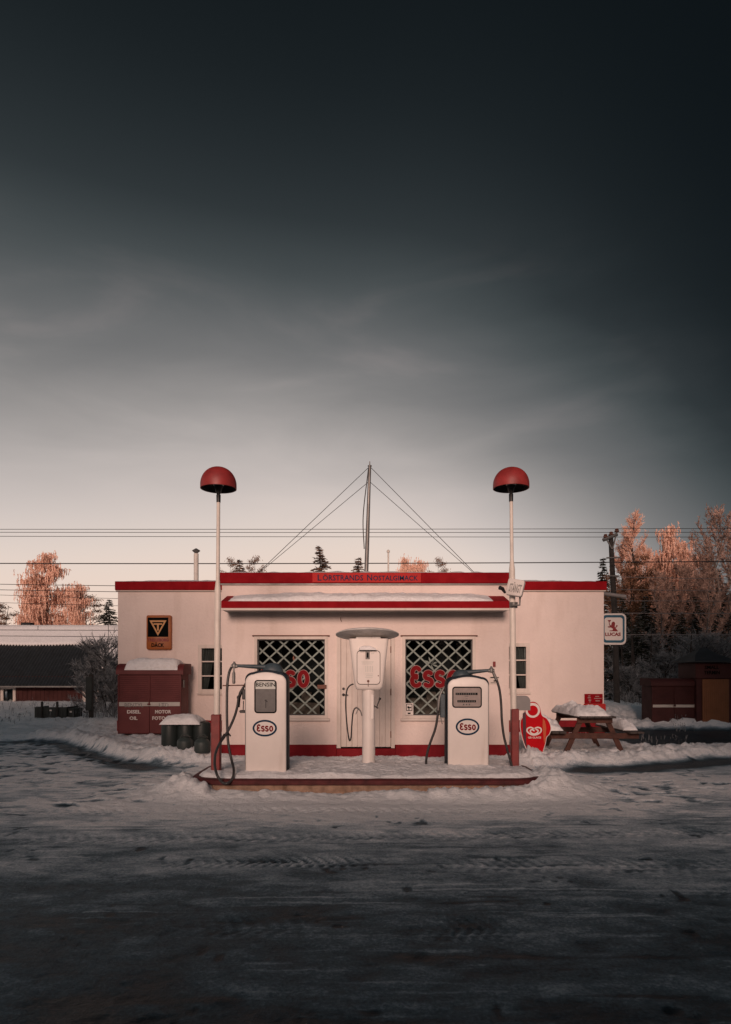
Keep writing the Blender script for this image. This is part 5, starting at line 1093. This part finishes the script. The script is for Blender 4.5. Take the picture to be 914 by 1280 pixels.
# left frosted bush and dry stalks
inst(bush, 132, 806, 27, 2.6, 1.0, 'large grey frosted bush between cottage and station wall', .95)
inst(bush, 118, 826, 27.5, 2.6, 3.0, 'grey frosted bush just right of the wooden post', .9)
inst(bush, 143, 842, 25.5, 2.6, 4.5, 'small frosted bush touching the station wall corner', .8)
rng = np.random.default_rng(5)
def stalks(name, label, spots, m_):
    P = []; Dv = []; Lh = []; Wd = []
    for cx, cy, w, n, hmax in spots:
        for k in range(n):
            x = cx + rng.normal() * w; y = cy + rng.normal() * .5; h = hmax * rng.uniform(.4, 1); g = float(terrain(np.array([x]), np.array([y]))[0][0]) - .03; d = np.array([rng.normal() * .25, rng.normal() * .2, 1.])
            P.append((x, y, g)); Dv.append(d); Lh.append(h); Wd.append(.022)
            for q in range(4): u = rng.uniform(.4, .95); P.append((x + d[0] * h * u, y + d[1] * h * u, g + h * u * .98)); Dv.append(d + rng.normal(size=3) * .6); Lh.append(h * .22); Wd.append(.02)
    v = tris(np.array(P), np.array(Dv), np.array(Lh), np.array(Wd), rng); o = tri_part(name, v, m_, None); tag(o, label, 'grass', kind='stuff'); return o
stalks('dry_grass', 'dry frosted grass stalks poking through the snow', [(X(px, S(d)), d, w, n, h) for px, d, w, n, h in ((134, 24, .5, 90, .75), (100, 25, .6, 80, .7), (80, 27, 1.5, 30, .4), (20, 24, 1.2, 40, .35), (5, 21.5, .8, 25, .3), (60, 30, 2, 30, .6), (795, 27.5, .5, 70, .6), (808, 26, .5, 40, .6), (850, 20.9, .25, 20, .3), (826, 17.8, .5, 30, .22))], 'frostgrey')
# far wood that closes the view behind (one mass)
def far_wood(name, x0, x1, y0, y1, h, n, label, m_, size=.5, base=None):
    x = rng.uniform(x0, x1, n); y = rng.uniform(y0, y1, n); top = h * (.55 + .45 * vnoise(x * .45, x * 0 + 3, 4)) * (.8 + .35 * vnoise(x * 1.4, x * 0, 9)); z = rng.uniform(0, 1, n) ** .8 * top
    P = np.stack([x, y, z], -1); Dv = rng.normal(size=(n, 3)) + np.array([0, 0, .5]); v = tris(P, Dv, rng.uniform(.4, 1, n) * size, rng.uniform(.3, 1, n) * size * .45, rng)
    o = tri_part(name, v, m_, None); tag(o, label, 'wood', kind='stuff'); return o
far_wood('far_wood', 14, 62, 58, 68, 9.0, 22000, 'distant dark wood closing the view behind the right trees', 'spruce', .6)
far_wood('frosted_thicket', 10.5, 34, 44, 52, 5.0, 7000, 'dim frosted thicket filling the lower right wood', 'frostdim', .34)
far_wood('far_tree_line', -130, 10, 95, 110, 6.5, 9000, 'distant tree line far beyond the cottage and station', 'pine', 1.4)
# slim stems in the wood
for i, (px, D) in enumerate(((776, 31), (789, 30), (796, 33), (803, 35), (811, 32), (860, 30), (878, 32), (904, 31))):
    s = S(D); x = X(px, s); m = MB(); m.tube([(x, D, -.2), (x + .1, D, 2), (x - .05 + .05 * i, D, 4.3)], [.12 if i in (1, 2) else .06, .09 if i in (1, 2) else .04, .015], 8)
    rg = random.Random(i)
    o = part('slim_tree', m, 'bark', None, (x, D, -.1)); tag(o, ['leftmost slim dark trunk beside the utility pole', 'thick dark trunk right of the pole foot', 'dark trunk second to the right of the pole', 'thin trunk above the white snow bank', 'thin trunk just left of the dark cabinet', 'thin stem above the cabinet', 'thin stem left of the booth roof', 'thin stem above the booth roof'][i], 'tree trunk', 'slim trunks in the right wood')

# ================================================================= UTILITY POLE AND WIRES
D = 27.; s = S(D)
t = thing('utility_pole', (X(771, s), D, 0), 'wooden utility pole with crossarm and insulators right of the station', 'utility pole')
m = MB(); m.tube([(X(772, s), D, -.2), (X(769, s), D, Z(780, s)), (X(763.5, s), D, Z(668, s))], [.125, .115, .09], 14); part('pole', m, 'polewood', t)
m = MB(); m.tube([(X(752.5, s), D - .14, Z(676, s)), (X(770.5, s), D - .1, Z(668.5, s))], .07, 8); m.tube([(X(757, s), D - .12, Z(675, s)), (X(764, s), D - .12, Z(687, s))], .03, 6); m.tube([(X(769, s), D - .12, Z(669, s)), (X(764.5, s), D - .12, Z(687, s))], .03, 6); part('crossarm', m, 'steel', t)
for px, py in ((755.8, 674), (762.8, 671), (769.8, 667)):
    m = MB(); m.lathe(X(px, s), D - .12, [(.02, Z(py, s)), (.03, Z(py - 1, s)), (.09, Z(py - 1.5, s)), (.09, Z(py - 3, s)), (.05, Z(py - 3.6, s)), (.08, Z(py - 4.2, s)), (.05, Z(py - 5.5, s))], 12); part('insulator', m, 'brown', t)
m = MB(); m.tube([(X(757, s), D - .12, Z(698, s)), (X(775, s), D - .12, Z(697.5, s))], .03, 6); m.tube([(X(760, s), D - .12, Z(720.5, s)), (X(772, s), D - .12, Z(720.5, s))], .03, 6); part('bracket', m, 'steel', t)
def wire(px0, py0, px1, py1, D, r, label, group='overhead wires', sag=0.0, ex=260):
    mw = 'frostwire' if px0 > 700 else 'wire'
    s = S(D); pts = []
    for k in range(41):
        px = px0 - ex + (px1 - px0 + 2 * ex) * k / 40; py = py0 + (py1 - py0) * (px - px0) / (px1 - px0); u = (k / 40 - .5) * 2
        pts.append((X(px, s), D, Z(py + sag * (1 - u * u), s)))
    m = MB(); m.tube(pts, r, 5); o = part('overhead_wire', m, mw, None, (pts[0][0], D, pts[0][2])); return tag(o, label, 'wire', group)
wire(0, 661, 914, 660, 26.9, .011, 'topmost of the three close thin wires across the sky', sag=1.0)
wire(0, 665, 914, 665, 27.0, .011, 'middle one of the three close thin wires across the sky', sag=.6)
wire(0, 670, 914, 671, 27.1, .011, 'lowest of the three close thin wires across the sky', sag=.6)
wire(0, 702.5, 914, 700, 26.6, .020, 'dark thicker wire crossing just above the station roof', sag=3.0)
wire(0, 730, 147, 732, 30, .014, 'uppermost wire over the birches left, beside the station corner', sag=.4, ex=60)
wire(0, 737, 147, 739.5, 30.1, .014, 'second wire down over the left birches', sag=.4, ex=60)
wire(0, 743.5, 147, 748, 30.2, .010, 'third wire down over the left birches', sag=.4, ex=60)
wire(0, 753, 147, 757, 30.3, .010, 'fourth wire down over the left birches, just above the roof', sag=.4, ex=60)
wire(0, 787.5, 147, 788, 31, .014, 'upper wire in front of the snowy cottage roof', ex=60)
wire(0, 795, 147, 796, 31, .014, 'lower wire in front of the snowy cottage roof', ex=60)
wire(766, 721, 914, 724, 27.2, .014, 'first wire below the pole crossarm in front of the wood', ex=5)
wire(775, 737, 914, 739, 28, .013, 'second wire in front of the right wood', ex=40)
wire(782, 751, 914, 751.5, 28, .014, 'wire at lamp height in front of the right wood', ex=60)
wire(782, 766.5, 914, 767, 28.1, .018, 'wire level with the top of the lion sign in the right wood', ex=60)
wire(782, 793.5, 914, 793, 28.2, .016, 'lowest wire in front of the wood, level with the lion sign', ex=60)
for px, a, b_, d, lb in ((806, 751, 767, 28, 'short vertical wire linking two wires right of the lion sign'), (827, 767, 793.5, 28.1, 'longer vertical wire linking the two lowest right wires'), (47.5, 782, 788, 31, 'short vertical wire before the snowy roof, left'), (135.5, 781, 796, 31, 'vertical wire before the snowy roof near the station')):
    s = S(d); m = MB(); m.tube([(X(px, s), d, Z(a, s)), (X(px, s), d, Z(b_, s))], .012, 5); o = part('wire_hanger', m, 'wire', None, (X(px, s), d, Z(b_, s))); tag(o, lb, 'wire', 'vertical wires')

# ================================================================= ADDED SHADE BLOCKS (unseen, behind the camera, sized to shade the scene)
def shade_block(x0, x1, y0, y1, h, label, gable=1.5):
    t = thing('barn', ((x0 + x1) / 2, (y0 + y1) / 2, 0), label, 'barn')
    m = MB(); m.box(x0, x1, y0, y1, -.2, h - gable); part('wall', m, 'barnwood', t)  # body of the added shade block
    m = MB(); ym = y1 - .02 * (y1 - y0); ym = (y0 + y1) / 2
    m.loft([[(x, y0 - .3, h - gable), (x, y1 + .3, h - gable), (x, ym, h)] for x in (x0 - .3, x1 + .3)]); part('roof', m, 'rooftile', t)  # top of the added shade block
SUN_AZ, SUN_EL = R(6), R(14)
shade_block(-7.6, 3.9, -10, -7, 4.3, 'low barn across the road behind the photographer', .5)
shade_block(4.6, 40, -16, -8, 19.3, 'tall dark barn across the road, behind right', 3)
shade_block(-24, -8.2, -14, -8, 13, 'medium barn across the road, behind left', 2)
shade_block(-70, -25, -16, -8, 13.2, 'long tall barn across the road, far behind left', 3)

# ================================================================= LIGHT, SKY, CAMERA
sun = bpy.data.lights.new('sun', 'SUN'); sun.energy = 2.55; sun.angle = R(17); sun.color = (1, .70, .58)
so = bpy.data.objects.new('sun', sun); col.objects.link(so)
dirv = Vector((math.sin(SUN_AZ) * math.cos(SUN_EL), math.cos(SUN_AZ) * math.cos(SUN_EL), -math.sin(SUN_EL))); so.rotation_euler = dirv.to_track_quat('-Z', 'Y').to_euler(); so.location = (-20, -50, 15)
w = bpy.data.worlds.new('World'); scene.world = w; w.use_nodes = True; N = w.node_tree.nodes; L = w.node_tree.links
bg = N['Background']; bg.inputs['Strength'].default_value = .1
tc = N.new('ShaderNodeTexCoord'); sp = N.new('ShaderNodeSeparateXYZ'); L.new(tc.outputs['Generated'], sp.inputs[0])
dx_, dy_, dz_ = sp.outputs
xp_ = math_('MAXIMUM', dx_, 0.); xn_ = math_('MINIMUM', dx_, 0.)
t1 = math_('MINIMUM', math_('MULTIPLY', math_('MULTIPLY', xp_, xp_), 1.25), .30); t2 = math_('MULTIPLY', math_('MULTIPLY', xn_, math_('SUBTRACT', dz_, .42)), .25)
tt = math_('ADD', math_('ADD', dz_, t1), t2)
mp = N.new('ShaderNodeMapping'); mp.inputs['Rotation'].default_value = (0, R(38), 0); mp.inputs['Scale'].default_value = (1.5, 1.5, 5.0); L.new(tc.outputs['Generated'], mp.inputs['Vector'])
nz_ = N.new('ShaderNodeTexNoise'); nz_.inputs['Scale'].default_value = 2.3; nz_.inputs['Detail'].default_value = 5; nz_.inputs['Roughness'].default_value = .5; nz_.inputs['Distortion'].default_value = .4; L.new(mp.outputs['Vector'], nz_.inputs['Vector'])
win = N.new('ShaderNodeMapRange'); win.interpolation_type = 'SMOOTHSTEP'; win.inputs['From Min'].default_value = .16; win.inputs['From Max'].default_value = .34; L.new(dz_, win.inputs['Value'])
win2 = N.new('ShaderNodeMapRange'); win2.interpolation_type = 'SMOOTHSTEP'; win2.inputs['From Min'].default_value = .56; win2.inputs['From Max'].default_value = .42; L.new(dz_, win2.inputs['Value'])
cl = math_('MULTIPLY', math_('SUBTRACT', .5, nz_.outputs['Fac']), math_('MULTIPLY', win.outputs[0], math_('MULTIPLY', win2.outputs[0], .08)))
gx_ = math_('ADD', dx_, .17); gl_ = math_('EXPONENT', math_('MULTIPLY', math_('MULTIPLY', gx_, gx_), -14.))
gz_ = math_('SUBTRACT', dz_, .35); gw_ = math_('EXPONENT', math_('MULTIPLY', math_('MULTIPLY', gz_, gz_), -45.))
gl_ = math_('MULTIPLY', gl_, gw_)
tt = math_('ADD', math_('SUBTRACT', tt, math_('MULTIPLY', gl_, .045)), cl)
cr = N.new('ShaderNodeValToRGB'); cr.color_ramp.interpolation = 'B_SPLINE'; L.new(math_('MULTIPLY', math_('ADD', tt, .1), 1.0), cr.inputs['Fac'])
stops = [(-.1, (.80, .46, .33)), (0, (.92, .60, .44)), (.10, (.88, .66, .54)), (.17, (.82, .69, .61)), (.22, (.66, .58, .545)), (.27, (.49, .445, .425)), (.315, (.345, .322, .312)), (.37, (.20, .197, .196)), (.434, (.118, .124, .127)), (.485, (.064, .076, .079)), (.545, (.026, .033, .036)), (.65, (.0085, .012, .0135)), (.78, (.0035, .0055, .0065))]
e = cr.color_ramp
while len(e.elements) > 1: e.elements.remove(e.elements[-1])
e.elements[0].position = 0; e.elements[0].color = (*stops[0][1], 1)
for p, c in stops[1:]: k = e.elements.new(p + .1); k.color = (*c, 1)
wsp = N.new('ShaderNodeMapRange'); wsp.interpolation_type = 'SMOOTHSTEP'; wsp.inputs['From Min'].default_value = .50; wsp.inputs['From Max'].default_value = .70; L.new(nz_.outputs['Fac'], wsp.inputs['Value'])
rf_ = N.new('ShaderNodeMapRange'); rf_.inputs['From Min'].default_value = .12; rf_.inputs['From Max'].default_value = .38; rf_.inputs['To Min'].default_value = .75; rf_.inputs['To Max'].default_value = .04; L.new(dx_, rf_.inputs['Value'])
wm = math_('MULTIPLY', math_('MULTIPLY', wsp.outputs[0], rf_.outputs[0]), math_('MULTIPLY', win.outputs[0], win2.outputs[0]))
wv = N.new('ShaderNodeMix'); wv.data_type = 'RGBA'; wv.blend_type = 'ADD'; L.new(wm, wv.inputs[0]); L.new(cr.outputs['Color'], wv.inputs[6]); wv.inputs[7].default_value = (.045, .030, .028, 1); cr = wv
sky = N.new('ShaderNodeTexSky'); sky.sky_type = 'NISHITA'; sky.sun_disc = False; sky.sun_elevation = SUN_EL; sky.sun_rotation = R(180) + SUN_AZ
sc1 = N.new('ShaderNodeMix'); sc1.data_type = 'RGBA'; sc1.blend_type = 'MULTIPLY'; sc1.inputs[0].default_value = 1; L.new(cr.outputs[2], sc1.inputs[6]); sc1.inputs[7].default_value = (9.7, 9.7, 9.7, 1)
bh = N.new('ShaderNodeMapRange'); bh.interpolation_type = 'SMOOTHSTEP'; bh.inputs['From Min'].default_value = .15; bh.inputs['From Max'].default_value = -.35; L.new(dy_, bh.inputs['Value'])
bm_ = N.new('ShaderNodeMix'); bm_.data_type = 'RGBA'; L.new(math_('MULTIPLY', bh.outputs[0], .75), bm_.inputs[0]); L.new(sc1.outputs[2], bm_.inputs[6]); bc_ = N.new('ShaderNodeValToRGB'); bc_.color_ramp.interpolation = 'EASE'; L.new(dz_, bc_.inputs['Fac']); q_ = bc_.color_ramp
q_.elements[0].position = .22; q_.elements[0].color = (.92, .66, .57, 1); q_.elements[1].position = .52; q_.elements[1].color = (.115, .17, .205, 1)
bg2 = N.new('ShaderNodeMix'); bg2.data_type = 'RGBA'; bg2.blend_type = 'MULTIPLY'; bg2.inputs[0].default_value = 1; L.new(bc_.outputs['Color'], bg2.inputs[6]); bg2.inputs[7].default_value = (9., 9., 9., 1); L.new(bg2.outputs[2], bm_.inputs[7]); sc1 = bm_
sc2 = N.new('ShaderNodeMix'); sc2.data_type = 'RGBA'; sc2.blend_type = 'MULTIPLY'; sc2.inputs[0].default_value = 1; L.new(sky.outputs['Color'], sc2.inputs[6]); sc2.inputs[7].default_value = (.01, .01, .01, 1)
ad = N.new('ShaderNodeMix'); ad.data_type = 'RGBA'; ad.blend_type = 'ADD'; ad.inputs[0].default_value = 1; L.new(sc1.outputs[2], ad.inputs[6]); L.new(sc2.outputs[2], ad.inputs[7]); L.new(ad.outputs[2], bg.inputs['Color'])

cam = bpy.data.cameras.new('camera'); co_ = bpy.data.objects.new('camera', cam); col.objects.link(co_); scene.camera = co_
co_.location = (0, 0, H); co_.rotation_euler = (R(90), 0, 0); cam.sensor_fit = 'HORIZONTAL'; cam.sensor_width = 36; cam.lens = F / 914 * 36; cam.shift_y = 200 / 914; cam.clip_end = 3000; cam.clip_start = .05
scene.view_settings.view_transform = 'Standard'; scene.view_settings.look = 'None'; scene.view_settings.exposure = 0; scene.view_settings.gamma = 1
scene.cycles.use_denoising = True; scene.cycles.max_bounces = 8; scene.cycles.transparent_max_bounces = 16
